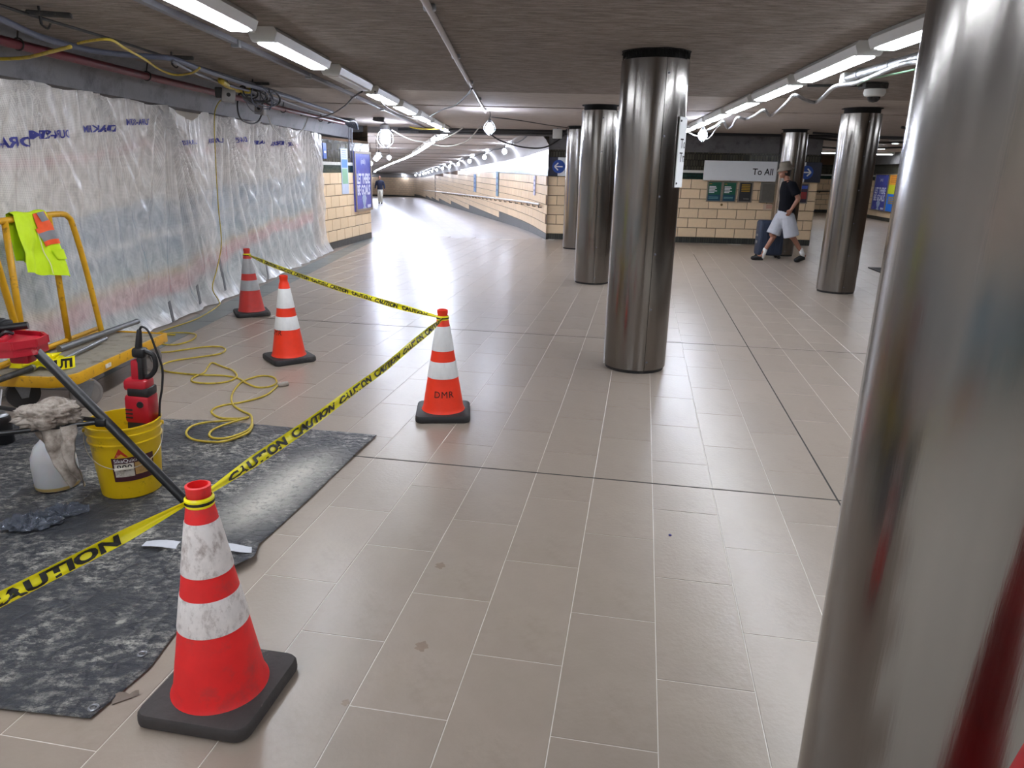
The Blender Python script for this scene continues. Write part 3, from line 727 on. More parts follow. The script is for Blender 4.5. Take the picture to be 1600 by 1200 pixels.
t, wd, ht, y = panel('notice', WB, a, b_, .80, .94, 'small cream notice with red print below the cabinet', 'notice', mat('notice_cream', (214, 190, 164)), th=.006)
for k in range(3): rect(t, 'text_bar', mat('notice_red', (176, 84, 74)), -wd*.2, wd*.4, .1-k*.028, .112-k*.028, y)
p = WB.P(WB.hit(1127, 320)[0], .90, .02)
t = thing('wall_button', 'small brass round fitting under the middle green poster', 'fitting', p, WB.ang)
MB().lathe([(.028, 0), (.028, .012), (.016, .02)], 16, axis=(0, -1, 0)).build('plate', mat('brass', (120, 96, 52), rough=.35, metal=.8), t, smooth=True); MB().lathe([(.008, 0), (.007, .03)], 8, axis=(0, -1, 0)).build('pin', ink_m, t)
a, b_ = WB.hit(1250, 300)[0], WB.hit(1262, 300)[0]
t, wd, ht, y = panel('poster', WB, a-.1, b_, .97, 1.42, 'dark red and blue poster beside the pillar at wall end', 'poster', mat('poster_dusk', (52, 40, 58)), frame_m, .02)
rect(t, 'figure_patch', mat('poster_red', (140, 44, 44)), -.04, wd/2-.03, .1, .26, y); rect(t, 'title_bar', mat('poster_blue', (70, 96, 190)), -wd*.2, wd*.4, .33, .4, y)
# tall blue poster, on the left wall and again far right
bp_m = mat('poster_blue_violet', (74, 84, 176), rough=.25, var=.25, scale=5); bl_m = mat('poster_lilac', (206, 212, 240), rough=.3); sil_m = mat('poster_silver', (150, 170, 206), rough=.3, var=.3, scale=9)
def goals(t, wd, ht, y):
    for s_, z in (('LET THERE', .47), ('BE GOALS', .28)):
        vs_, fs_, w_ = text_geo(s_, 1, .04); sx = wd*.78/w_; sy = ht*.165/.72
        MB().add([(a*sx-wd*.39, y-.003, ht*z+b_*sy) for a, b_ in vs_], fs_).build('lettering', bl_m, t)
    vs_, fs_, w_ = text_geo('(mls)', .12*ht, .01); MB().add([(a-w_/2, y-.003, ht*.8+b_) for a, b_ in vs_], fs_).build('emblem', bl_m, t)
    q = MB()  # silver cup
    q.lathe([(wd*.07, 0), (wd*.11, ht*.02), (wd*.05, ht*.05), (wd*.1, ht*.12), (wd*.14, ht*.19), (wd*.08, ht*.24)], 16, (0, 0, 0))
    q.v = [(x, y-.004+min(0, yy)*.05, ht*.03+z) for x, yy, z in q.v]; q.build('cup_print', sil_m, t, smooth=True)
    rect(t, 'small_print', bl_m, wd*.2, wd*.4, ht*.05, ht*.1, y)
a, b_ = WL.hit(551, 285)[0], WL.hit(577.5, 283)[0]
t, wd, ht, y = panel('poster', WL, a, min(b_, 3.06), .65, 1.9, 'tall blue violet soccer poster in a steel frame on left wall', 'poster', bp_m, frame_m, .05, th=.04)
goals(t, wd, ht, y)
a, b_ = WL.hit(532, 270)[0], WL.hit(542.5, 270)[0]
t, wd, ht, y = panel('poster', WL, a, b_, 1.04, 1.93, 'narrow pale strip map poster beside the tall blue poster', 'poster', mat('map_paper', (196, 206, 226)), th=.008)
rect(t, 'blue_field', mat('map_blue', (92, 136, 214)), -wd*.4, wd*.4, .52, .68, y); rect(t, 'green_field', mat('map_green', (138, 180, 150)), -wd*.4, wd*.4, .2, .5, y)
for k in range(4): rect(t, 'text_bar', mat('map_text', (120, 140, 190)), -wd*.35, wd*.3, .72+k*.04, .735+k*.04, y)
a, b_ = WL.hit(503, 250)[0], WL.hit(508, 250)[0]
t, wd, ht, y = panel('sign', WL, max(.2, a), max(.45, b_), 1.72, 2.0, 'small blue wall sign at the edge of the sheeting', 'sign', mat('sign_mid_blue', (44, 92, 190)), th=.02)
rect(t, 'white_bar', inkw_m, -wd*.3, wd*.3, .1, .14, y)
# far right ads
(sa, _), (sb, _), (sc, _) = WR.hit(1367, 300), WR.hit(1389, 300), WR.hit(1418, 300)
t, wd, ht, y = panel('poster', WR, sa, sb-.03, .34, 1.72, 'blue violet soccer poster on the far right wall', 'poster', bp_m, frame_m, .04, th=.04)
goals(t, wd, ht, y)
t, wd, ht, y = panel('poster', WR, sb, sc, .34, 1.72, 'poster of yellow, red and blue colour blocks on far right wall', 'poster', mat('ad_yellow', (226, 214, 40)), frame_m, .04, th=.04)
rect(t, 'orange_block', mat('ad_orange', (216, 150, 52)), -wd*.47, 0, ht*.72, ht*.97, y); rect(t, 'rust_block', mat('ad_rust', (206, 106, 44)), 0, wd*.47, ht*.74, ht*.97, y)
rect(t, 'lime_block', mat('ad_lime', (196, 204, 40)), -wd*.47, 0, ht*.48, ht*.72, y); rect(t, 'red_block', mat('ad_red', (206, 52, 74)), 0, wd*.47, ht*.5, ht*.74, y)
rect(t, 'blue_block', mat('ad_blue', (30, 112, 214)), -wd*.47, 0, ht*.03, ht*.48, y)
for k in range(4): rect(t, 'text_bar', gold_m, -wd*.38, -wd*.08, ht*(.38-.05*k), ht*(.41-.05*k), y-.002); rect(t, 'text_bar', teal_m, wd*.08, wd*.38, ht*(.42-.05*k), ht*(.45-.05*k), y-.002); rect(t, 'text_bar', mat('ad_brown', (150, 70, 40)), -wd*.4, wd*.4, ht*(.93-.05*k), ht*(.95-.05*k), y-.002)
# strips on the tunnel wall
for i, (s, z0, z1, wd, c, lb) in enumerate(((2.0, .95, 1.45, .28, (196, 196, 226), 'narrow lilac strip poster near the tunnel wall corner'), (9.2, .65, 1.5, .5, (120, 150, 170), 'grey teal strip panel above the tunnel handrail'), (15.5, .6, 1.35, .7, (120, 150, 190), 'blue strip panel farther along the tunnel wall'))):
    p, d = at_s(s); W = Wall((p.x+d.x*wd, p.y+d.y*wd), (p.x, p.y))
    t, w2, ht, y = panel('poster', W, 0, wd, z0, z1, lb, 'poster', mat('strip%d' % i, c), o=.03, th=.02)
    for k in range(3): rect(t, 'text_bar', mat('strip_dark', (90, 110, 150)), -wd*.3, wd*.3, ht*(.2+.25*k), ht*(.3+.25*k), y)
# handrail on the tunnel wall
t = thing('handrail', 'pale metal handrail along the right tunnel wall', 'handrail')
hp = []
for k in range(56):
    s = .7+k*1.0; p, d = at_s(s); n_ = Vector((-d.y, d.x, 0)); hp.append(p+n_*.1+Vector((0, 0, .80+rz(p.y))))
MB().tube(hp, .028, 10).build('rail', mat('rail_metal', (200, 196, 190), rough=.3, metal=.6), t, smooth=True)
for k in range(0, 30):
    p, d = at_s(.9+k*1.1); n_ = Vector((-d.y, d.x, 0)); c = p+Vector((0, 0, .72+rz(p.y)))
    MB().tube([c, c+n_*.09, c+n_*.1+Vector((0, 0, .08))], .012, 6).build('bracket', black_m, t)
t = thing('handrail', 'short dark handrail on the far right passage wall', 'handrail'); MB().tube([(9, 33.0, .85), (14.2, 33.0, .95)], .03, 8).build('rail', black_m, t)
for x in (10, 12, 13.6): MB().cyl((x, 33.1, .86), (x, 33.0, .87+.01*(x-10)), .015).build('bracket', black_m, t)
# curved sign on pillar A
ax, ay = PIL['A']; fa = atan2(-ay, -ax)
t = thing('pillar_sign', 'white curved sign reading To Trains on the riveted pillar', 'sign', (ax, ay, 1.49))
def cyl_pt(a, z, r): return (r*cos(fa+a), r*sin(fa+a), z)
q = MB(); n = 20; a0, a1 = .90, 2.3; vs = []
for i in range(n+1):
    a = a0+(a1-a0)*i/n
    for r in (RC+.006, RC+.014):
        for z in (0, .515): vs.append(cyl_pt(a, z, r))
q.add(vs, [f for i in range(n) for f in ((4*i+2, 4*i+6, 4*i+7, 4*i+3), (4*i, 4*i+1, 4*i+5, 4*i+4), (4*i+1, 4*i+3, 4*i+7, 4*i+5), (4*i, 4*i+4, 4*i+6, 4*i+2))]+[(0, 2, 3, 1), (4*n, 4*n+1, 4*n+3, 4*n+2)])
q.build('plate', sign_w, t, smooth=True)
for s_, z in (('To', .29), ('Trains', .19)): put_text(s_, lambda x, y_, z=z: cyl_pt(a0+.09+x/RC, z+y_, RC+.0155), 'lettering', ink_m, t, .1, .005, .85)
for z in (.03, .485): MB().lathe([(.009, 0), (.007, .004)], 8, cyl_pt(a0+.06, z, RC+.0135), axis=cyl_pt(a0+.06, 0, 1)).build('screw', ink_m, t)

# ================================================================== PEOPLE
skin_m = mat('skin', (150, 104, 84), rough=.5, var=.06); hair_m = mat('hair_dark', (26, 20, 18), rough=.6)
tee_m = mat('tee_navy', (12, 13, 20), rough=.95, spec=.2, bump=.3, bscale=30); short_m = mat('shorts_grey', (176, 178, 186), rough=.8, var=.08, bump=.5, bscale=14)
sock_m = mat('sock_white', (220, 220, 218), rough=.9); shoe_m = mat('shoe_black', (20, 19, 19), rough=.6); hat_m = mat('hat_olive', (112, 104, 92), rough=.85, bump=.3, bscale=80)
def hand(mb, w_, d, side, curl=.5, sc=1.):
    """palm plus four unequal bent fingers and a thumb ; w_ wrist, d direction of the palm, side = thumb side direction"""
    w_, d, side = Vector(w_), Vector(d).normalized(), Vector(side); side = (side-d*side.dot(d)).normalized(); nn = d.cross(side)
    c = w_+d*.045*sc
    M = Matrix((side, nn, d)).transposed()
    mb.ball(c, .048*sc, 12, (.85, .42, 1.1), M)
    for k, ln in enumerate((.068, .078, .072, .056)):
        b0 = w_+d*.085*sc+side*(.027-.019*k)*sc; l = ln*sc
        d2 = (d*cos(curl)+nn*sin(curl)).normalized(); d3 = (d*cos(curl*2.2)+nn*sin(curl*2.2)).normalized()
        limb(mb, [b0-d*.01, b0+d2*l*.45, b0+d2*l*.45+d3*l*.55], [.0095*sc, .009*sc, .0075*sc], 8)
    tb = w_+d*.025*sc+side*.03*sc
    limb(mb, [tb, tb+(d*.7+side*.6).normalized()*.035*sc, tb+(d*.7+side*.6).normalized()*.035*sc+d*.03*sc], [.012*sc, .011*sc, .009*sc], 8)
def head(mb, c, f, r=.1):
    """skull, jaw, nose, brow, ear ; f = facing direction"""
    c, f = Vector(c), Vector(f).normalized(); s_ = Vector((-f.y, f.x, 0)); M = Matrix((f, s_, Vector((0, 0, 1)))).transposed()
    k = r/.1
    mb.ball(c+Vector((0, 0, .02))*k-f*.01*k, .098*k, 16, (1.02, .80, 1.0), M)
    mb.ball(c+f*.025*k-Vector((0, 0, .055))*k, .07*k, 14, (.95, .78, .95), M)
    mb.ball(c+f*.055*k-Vector((0, 0, .1))*k, .03*k, 10, (1, 1, .8), M)
    mb.cyl(c+f*.088*k+Vector((0, 0, .015))*k, c+f*.112*k-Vector((0, 0, .03))*k, .010*k, .015*k, 8); mb.ball(c+f*.108*k-Vector((0, 0, .03))*k, .015*k, 8)
    mb.ball(c+f*.082*k+Vector((0, 0, .03))*k, .022*k, 10, (.6, 2.2, .6), M)
    mb.ball(c+f*.088*k-Vector((0, 0, .066))*k, .013*k, 8, (.9, 1.9, .8), M)
    for sg in (-1, 1): mb.ball(c+s_*sg*.08*k-f*.012*k-Vector((0, 0, .012))*k, .026*k, 10, (.8, .35, 1.25), M)
def ellstack(mb, rings, n=20):
    """closed loft of ellipses (cx, cy, z, rx, ry)"""
    vs = [(cx+rx*cos(2*pi*k/n), cy+ry*sin(2*pi*k/n), z) for cx, cy, z, rx, ry in rings for k in range(n)]
    fs = [(i*n+k, i*n+(k+1) % n, (i+1)*n+(k+1) % n, (i+1)*n+k) for i in range(len(rings)-1) for k in range(n)]
    fs += [tuple(range(n-1, -1, -1)), tuple((len(rings)-1)*n+k for k in range(n))]; mb.add(vs, fs)
PX, PY = 5.13, 13.9
mb = MB()
ellstack(mb, [(0, 0, .86, .1, .15), (0, 0, .98, .105, .155), (-.01, 0, 1.15, .1, .14), (-.02, 0, 1.3, .115, .165), (-.025, 0, 1.42, .1, .17), (-.03, 0, 1.49, .06, .09)])
limb(mb, [(-.03, 0, 1.47), (-.075, 0, 1.58)], [.055, .052])
head(mb, (-.115, 0, 1.665), (-1, -.08, -.12))
sL, eL, wL = (0, -.19, 1.42), (.115, -.25, 1.18), (.005, -.26, .985)
limb(mb, [(-.01, -.12, 1.43), sL, eL, wL], [.05, .055, .042, .029]); hand(mb, wL, (-.45, .05, -.9), (-.9, .1, .3), .55)
sR, eR, wR = (-.01, .19, 1.42), (.09, .25, 1.17), (.1, .3, .99)
limb(mb, [(-.01, .12, 1.43), sR, eR, wR], [.05, .055, .042, .029]); hand(mb, wR, (.15, .1, -.95), (-.9, .1, -.2), 1.1)
# right leg forward, left leg back
limb(mb, [(-.01, .09, .9), (-.17, .1, .5), (-.13, .1, .46), (-.285, .11, .16), (-.30, .11, .09)], [.085, .055, .052, .036, .036])
limb(mb, [(.0, -.09, .9), (.11, -.1, .5), (.17, -.1, .46), (.36, -.105, .2), (.39, -.105, .13)], [.085, .055, .052, .036, .036])
def foot(mb, heel, toe, w_=.042): limb(mb, [heel, Vector(heel).lerp(Vector(toe), .5), toe], [.036, .038, .028])
foot(mb, (-.29, .11, .07), (-.47, .11, .05)); foot(mb, (.42, -.105, .12), (.28, -.105, .045))
man = remesh(mb, 'person', skin_m, .0085, None, (PX, PY, 0))
tag(man, 'man in bucket hat, black tee and grey shorts walking left', 'person')
mb = MB()  # tee
ellstack(mb, [(.02, 0, .92, .15, .19), (.015, 0, 1.0, .15, .185), (0, 0, 1.15, .135, .175), (-.015, 0, 1.3, .14, .19), (-.02, 0, 1.41, .12, .185), (-.028, 0, 1.475, .075, .1), (-.03, 0, 1.505, .06, .066)])
for s_, e_ in ((sL, eL), (sR, eR)):
    a = Vector(s_); b_ = Vector(s_).lerp(Vector(e_), .72); limb(mb, [(-.01, a.y*.6, 1.43), a], [.07, .075]); mb.cyl(a, b_, .075, .082, 14)
remesh(mb, 'tee_shirt', tee_m, .011, man)
mb = MB()  # baggy shorts
ellstack(mb, [(0, 0, .80, .135, .185), (0, 0, .88, .14, .185), (0, 0, .96, .132, .172)])
mb.cyl((-.03, .095, .86), (-.15, .1, .50), .115, .135, 16); mb.cyl((.02, -.09, .86), (.135, -.1, .48), .12, .145, 16); mb.ball((0, 0, .78), .12, 12, (1, 1.3, .8))
remesh(mb, 'shorts', short_m, .012, man)
for nm, m_, segs in (('sock', sock_m, (((-.262, .11, .205), (-.30, .11, .06)), ((.345, -.105, .235), (.40, -.105, .12)))),):
    for a, b_ in segs: q = MB(); limb(q, [a, b_], [.043, .041]); q.build(nm, m_, man, smooth='all')
for heel, toe in (((-.29, .11, .045), (-.49, .11, .04)), ((.435, -.105, .115), (.27, -.105, .04))):
    mb = MB(); h_, t_ = Vector(heel), Vector(toe); limb(mb, [h_.lerp(t_, .25), h_.lerp(t_, .6), t_], [.045, .05, .038], 12); mb.cyl(h_-Vector((0, 0, .03)), t_-Vector((0, 0, .025)), .04, .038, 10)
    remesh(mb, 'shoe', shoe_m, .01, man)
mb = MB(); hc = Vector((-.115, 0, 1.665)); mb.ball(hc+Vector((.035, 0, .005)), .1, 16, (.85, .9, 1.0)); mb.ball(hc+Vector((.06, 0, -.05)), .06, 12); remesh(mb, 'hair', hair_m, .01, man)
q = MB(); R_ = Matrix.Rotation(-.22, 3, 'Y')
q.lathe([(.15, -.012), (.152, -.008), (.112, .035), (.108, .05), (.1, .115), (.085, .135), (.03, .145)], 28); q.lathe([(.15, -.014), (.108, .03)], 28, cap=False)
q.v = [tuple(R_ @ Vector(v) + hc + Vector((.012, 0, .035))) for v in q.v]; q.build('bucket_hat', hat_m, man, smooth=True)
for sg in (-1, 1): MB().ball(hc+Vector((-.088, sg*.032-.007, .008)), .011, 8).build('eye', ink_m, man)
# suitcase
case_m = mat('suitcase_navy', (44, 54, 74), rough=.45, bump=.2, bscale=30)
t = thing('suitcase', 'navy hard shell suitcase rolling beside the man in grey shorts', 'suitcase', (PX-.08, PY+.47, 0))
MB().rbox((0, 0, .40), (.5, .27, .68), .05, seg=3).build('shell', case_m, t, smooth=True)
for k in range(5): MB().rbox((-.18+.09*k, -.137, .4), (.03, .012, .56), .005).build('rib', case_m, t)
MB().rbox((-.252, 0, .45), (.02, .09, .05), .006).build('latch', alu_m, t); MB().rbox((-.252, 0, .32), (.02, .09, .05), .006).build('latch', alu_m, t)
for x in (-.2, .2):
    for y in (-.09, .09): MB().cyl((x, y-.02, .028), (x, y+.02, .028), .028, None, 14).build('wheel', ink_m, t, smooth=True); MB().box((x, y, .055), (.03, .03, .03)).build('wheel_mount', ink_m, t)
MB().tube([(.1, -.06, .72), (.12, -.06, .95), (.12, .06, .95), (.1, .06, .72)], .009, 8).build('pull_handle', alu_m, t)
# far person
FY = 48.; fx = FY*(ray(594.5, 318).x/ray(594.5, 318).y); fz = rz(FY)
mb = MB()
ellstack(mb, [(0, 0, .84, .16, .11), (0, 0, 1.0, .15, .1), (0, 0, 1.3, .19, .12), (0, 0, 1.42, .18, .1), (0, 0, 1.48, .08, .06)])
limb(mb, [(0, 0, 1.46), (0, -.02, 1.56)], [.055, .05]); head(mb, (0, -.03, 1.645), (0, -1, -.1))
for sg in (-1, 1):
    e_, w_ = (sg*.29, .03, 1.14), (sg*.3, -.05, .92); limb(mb, [(sg*.12, 0, 1.42), (sg*.2, 0, 1.4), e_, w_], [.05, .055, .042, .03]); hand(mb, w_, (0, -.2, -1), (-sg*.3, -1, 0), .5)
    limb(mb, [(sg*.09, 0, .88), (sg*.1, -.1*sg-.02, .48), (sg*.1, -.1*sg+.04, .1)], [.09, .06, .042]); limb(mb, [(sg*.1, -.1*sg+.05, .05), (sg*.1, -.1*sg-.1, .04)], [.04, .034])
far = remesh(mb, 'person', skin_m, .016, None, (fx, FY, fz), 3); tag(far, 'distant person in navy top and pale trousers walking up the tunnel', 'person')
mb = MB(); ellstack(mb, [(0, 0, .90, .185, .135), (0, 0, 1.1, .175, .13), (0, 0, 1.32, .21, .14), (0, 0, 1.43, .19, .115), (0, 0, 1.5, .075, .07)])
for sg in (-1, 1): limb(mb, [(sg*.13, 0, 1.41), (sg*.2, 0, 1.39), (sg*.29, .03, 1.14), (sg*.3, -.03, .98)], [.07, .075, .06, .048])
remesh(mb, 'sweater', mat('sweater_navy', (24, 28, 48), rough=.9), .018, far)
mb = MB(); ellstack(mb, [(0, 0, .78, .17, .13), (0, 0, .95, .165, .12)])
for sg in (-1, 1): limb(mb, [(sg*.09, 0, .84), (sg*.1, -.1*sg-.02, .48), (sg*.1, -.1*sg+.04, .1)], [.115, .095, .08])
remesh(mb, 'trousers', mat('trousers_pale', (190, 186, 172), rough=.85), .018, far)
for sg in (-1, 1): q = MB(); limb(q, [(sg*.1, -.1*sg+.06, .045), (sg*.1, -.1*sg-.12, .04)], [.046, .042]); q.build('shoe', shoe_m, far, smooth='all')
mb = MB(); mb.ball((0, .0, 1.675), .1, 12, (.85, .98, 1)); mb.build('hair', hair_m, far, smooth='all')

# ================================================================== TRAFFIC CONES
def cone_mat(name, col, dirt, lo, hi): return mat(name, col, rough=.5, var=.08, scale=10, dirt=dirt, dscale=7, dlo=lo, dhi=hi, bump=.06, bscale=40)
cA = cone_mat('cone_worn_red', (236, 34, 36), (170, 66, 64), .5, .78); cB = cone_mat('cone_orange', (250, 58, 24), (214, 60, 36), .6, .85); cC = cone_mat('cone_faded', (206, 58, 52), (170, 60, 56), .5, .8)
colA = mat('collar_worn', (224, 218, 215), rough=.3, var=.1, scale=50, dirt=(150, 136, 130), dscale=30, dlo=.5, dhi=.7, stretch=(1, 1, .6)); colB = mat('collar_white', (226, 226, 226), rough=.3, var=.06, scale=40, dirt=(188, 184, 184), dscale=20, dlo=.58, dhi=.8, stretch=(1, 1, .4)); colC = mat('collar_dull', (168, 168, 170), rough=.35, var=.08, scale=30)
basA = mat('cone_base_worn', (62, 58, 57), rough=.75, var=.2, scale=20, dirt=(150, 142, 134), dscale=6, dlo=.62, dhi=.72, bump=.3, bscale=40); basB = mat('cone_base', (40, 39, 40), rough=.6, dirt=(84, 80, 78), dscale=6, dlo=.55, dhi=.8)
stencil_m = mat('stencil_black', (46, 22, 18), rough=.7)
ZC0, ZC1, RB, RT = .046, .715, .138, .030
def cr(z): return RB+(RT-RB)*(z-ZC0)/(ZC1-ZC0)
def cone(x, y, rot, label, body, collar, base, text=None, ta=0., th=.19):
    t = thing('traffic_cone', label, 'cone', (x, y, 0), 0, 'orange traffic cones')
    fc = atan2(-y, -x)
    h, ch = .18, .04; poly = []
    for sx, sy in ((1, 1), (-1, 1), (-1, -1), (1, -1)):
        c0 = Vector((sx*(h-ch), sy*(h-ch))); a0 = atan2(sy, sx)
        for k in (-2, -1, 0, 1, 2): poly.append((c0.x+ch*cos(a0+k*pi/8), c0.y+ch*sin(a0+k*pi/8)))
    M = Matrix.Rotation(radians(rot), 2); q = MB(); n = len(poly)
    lv = ((.96, 0), (.995, .007), (1., .02), (.995, .036), (.965, .045), (.9, .048))
    vs = []
    for s_, z in lv: vs += [(*(M @ Vector(p)*s_), z) for p in poly]
    fs = [tuple(range(n-1, -1, -1)), tuple((len(lv)-1)*n+k for k in range(n))]+[(i*n+k, i*n+(k+1) % n, (i+1)*n+(k+1) % n, (i+1)*n+k) for i in range(len(lv)-1) for k in range(n)]
    q.add(vs, fs).build('base', base, t, smooth=True)
    q = MB(); q.lathe([(RB+.008, .046), (RB+.003, .053), (cr(.075), .075), (cr(.3), .3), (cr(.5), .5), (cr(.655), .655), (cr(.66)-.006, .668), (cr(.66)-.007, .69), (RT+.004, .695), (RT+.005, .72), (RT-.002, .722), (RT-.005, .66)], 48, cap=False)
    q.build('body', body, t, smooth=True)
    for z0, z1 in ((.455, .615), (.275, .385)):
        q = MB(); q.lathe([(cr(z0)+.0005, z0), (cr(z0)+.0022, z0+.002), (cr(z1)+.0022, z1-.002), (cr(z1)+.0005, z1)], 48, cap=False); q.build('reflective_collar', collar, t, smooth=True)
    if text: put_text(text, lambda a, b_: ((cr(th+b_)+.002)*cos(fc+ta+a/cr(th)), (cr(th+b_)+.002)*sin(fc+ta+a/cr(th)), th+b_), 'stencil', stencil_m, t, .062, .0, .95, 1.15, 'c')
    return t
cone(-.89, 1.85, -10, 'large scuffed red cone in front with a chipped base', cA, colA, basA)
cone(-.46, 4.54, 4, 'bright orange cone stencilled DMR at the tape corner', cB, colB, basB, 'DMR', .05, .155)
cone(-1.91, 5.87, 37, 'bright orange cone standing alone beside the yellow cord', cB, colB, basB, 'DMR', -1.05, .235)
cone(-2.90, 7.75, 27, 'faded red cone farthest back against the plastic sheeting', cC, colC, basB)
cone(.692, .69, 60, 'tall dark red cone cut off at the bottom right corner', mat('cone_dark_red', (170, 16, 26), rough=.5), mat('collar_red', (150, 20, 26), rough=.5), basB).scale = (1.4, 1.4, 1.4)
# ================================================================== CAUTION TAPE
tape_y = mat('tape_yellow', (250, 238, 18), rough=.35, var=.05); tape_k = mat('tape_black', (22, 20, 16), rough=.45)
tape = thing('caution_tape', 'yellow caution tape strung from cone to cone', 'tape')
def band(P0, P1, wd, tilt, sag, texts, twist=0., size=.05):
    P0, P1 = Vector(P0), Vector(P1); u = (P1-P0).normalized(); h = Vector((-u.y, u.x, 0)).normalized()  # h points away from camera side (left of travel)
    L_ = (P1-P0).length
    def pt(s, b_, o=0.):
        t_ = s/L_; c = P0.lerp(P1, t_)-Vector((0, 0, sag*4*t_*(1-t_))); ph = tilt+twist*sin(t_*9)*.35
        pinch = min(1, .35+6*t_, .35+6*(1-t_))
        w_ = Vector((0, 0, 1))*cos(ph)+h*sin(ph); n_ = u.cross(w_); return c+w_*b_*pinch+n_*(o+.004*sin(b_/wd*pi*2+s*7))
    q = MB(); nu, nb = 60, 6
    for o in (.0, -.0008): q.grid(lambda a, b_, o=o: pt(a*L_, (b_-.5)*wd, o), nu, nb)
    q.build('strip', tape_y, tape, smooth='all')
    vs_, fs_, w_ = text_geo('CAUTION', size, .05, 2.1)
    for s0 in texts:
        vv = [pt(min(L_, s0+x), y_-size*.36, .0025) for x, y_ in vs_]; MB().add(vv, fs_).build('lettering', tape_k, tape)
zt_ = .672
n0, n1, n2 = Vector((-.89, 1.85, zt_)), Vector((-.46, 4.54, zt_-.005)), Vector((-2.90, 7.75, zt_-.02))
band((-1.72, .30, .60), n0+Vector((-.03, -.02, 0)), .037, .12, .012, (.30, .74, 1.18), .15, .036)
band(n0+Vector((.0, .035, 0)), n1+Vector((0, -.03, 0)), .042, .15, .03, [.12+.43*k for k in range(6)], .3, .040)
band(n2+Vector((.03, -.03, 0)), n1+Vector((-.03, .02, 0)), .040, .15, .035, [.1+.42*k for k in range(9)], .2, .038)
for c in (n0, n1, n2):
    MB().lathe([(.036, -.016), (.041, -.01), (.041, .01), (.036, .016)], 24, c, cap=False).build('loop', tape_y, tape, smooth=True)
    MB().lathe([(.0418, -.004), (.0418, .005)], 24, c, cap=False).build('loop_print', tape_k, tape)
# ================================================================== TARP
def tarp_mat():
    M = bpy.data.materials.new('tarp'); M.use_nodes = True; nt = M.node_tree; N = nt.nodes; L = nt.links; b = N['Principled BSDF']
    tc = N.new('ShaderNodeTexCoord'); V = tc.outputs['Object']
    def nz(sc, det=8, ro=.7, st=(1, 1, 1)):
        mp = N.new('ShaderNodeMapping'); mp.inputs['Scale'].default_value = st; L.new(V, mp.inputs[0])
        n = N.new('ShaderNodeTexNoise'); n.inputs['Scale'].default_value = sc; n.inputs['Detail'].default_value = det; n.inputs['Roughness'].default_value = ro; L.new(mp.outputs[0], n.inputs['Vector']); return n.outputs['Fac']
    def rng(s, a, b_, c=0., d=1.):
        r = N.new('ShaderNodeMapRange'); r.inputs[1].default_value = a; r.inputs[2].default_value = b_; r.inputs[3].default_value = c; r.inputs[4].default_value = d; L.new(s, r.inputs[0]); return r.outputs[0]
    def mth(op, a, b_):
        m_ = N.new('ShaderNodeMath'); m_.operation = op
        for i, x in enumerate((a, b_)):
            if isinstance(x, (int, float)): m_.inputs[i].default_value = x
            else: L.new(x, m_.inputs[i])
        return m_.outputs[0]
    sep = N.new('ShaderNodeSeparateXYZ'); L.new(V, sep.inputs[0]); X, Y = sep.outputs['X'], sep.outputs['Y']
    big = rng(nz(1.9, 5), .42, .6, .06, 1); fine = rng(nz(22, 9, .85, (1, 1.7, 1)), .48, .6); spl = mth('MULTIPLY', big, fine)
    spots = rng(nz(9, 3, .5), .70, .73)
    # spill of pale dust along the right edge: distance to the line (-.86,3.95)-(-1.1,2.85)
    dx = mth('SUBTRACT', mth('MULTIPLY', mth('ADD', X, .90), .977), mth('MULTIPLY', mth('SUBTRACT', Y, 3.75), .213))
    dist = mth('ABSOLUTE', mth('ADD', dx, .17), 0); near = rng(dist, .0, .22, 1, 0)
    yr = mth('MULTIPLY', rng(Y, 2.75, 3.1), rng(Y, 3.55, 3.95, 1, 0)); dust = mth('MULTIPLY', mth('MULTIPLY', near, yr), rng(nz(30, 8, .8), .25, .5))
    f = mth('MAXIMUM', mth('MULTIPLY', spl, .9), mth('MAXIMUM', dust, mth('MULTIPLY', spots, .6)))
    mx = N.new('ShaderNodeMix'); mx.data_type = 'RGBA'; mx.inputs['A'].default_value = (*lin((44, 47, 54)), 1); mx.inputs['B'].default_value = (*lin((202, 198, 188)), 1)
    L.new(f, mx.inputs['Factor']); L.new(mx.outputs['Result'], b.inputs['Base Color'])
    b.inputs['Roughness'].default_value = .48
    vo = N.new('ShaderNodeTexVoronoi'); vo.feature = 'DISTANCE_TO_EDGE'; vo.inputs['Scale'].default_value = 13; L.new(V, vo.inputs['Vector'])
    h = mth('ADD', mth('MULTIPLY', rng(vo.outputs['Distance'], 0, .12), .6), mth('MULTIPLY', nz(16, 6, .7, (1, 2, 1)), 2.))
    bp = N.new('ShaderNodeBump'); bp.inputs['Strength'].default_value = .8; bp.inputs['Distance'].default_value = .012; L.new(h, bp.inputs['Height']); L.new(bp.outputs[0], b.inputs['Normal'])
    return M
xr = [(1.72, -1.235), (1.95, -1.17), (2.25, -1.17), (2.5, -1.13), (2.62, -1.06), (2.75, -1.09), (2.95, -1.05), (3.2, -1.0), (3.6, -.93), (4.11, -.83)]
def xright(y):
    for (a, xa), (b_, xb) in zip(xr, xr[1:]):
        if y <= b_: return xa+(xb-xa)*max(0, (y-a)/(b_-a))
    return xr[-1][1]
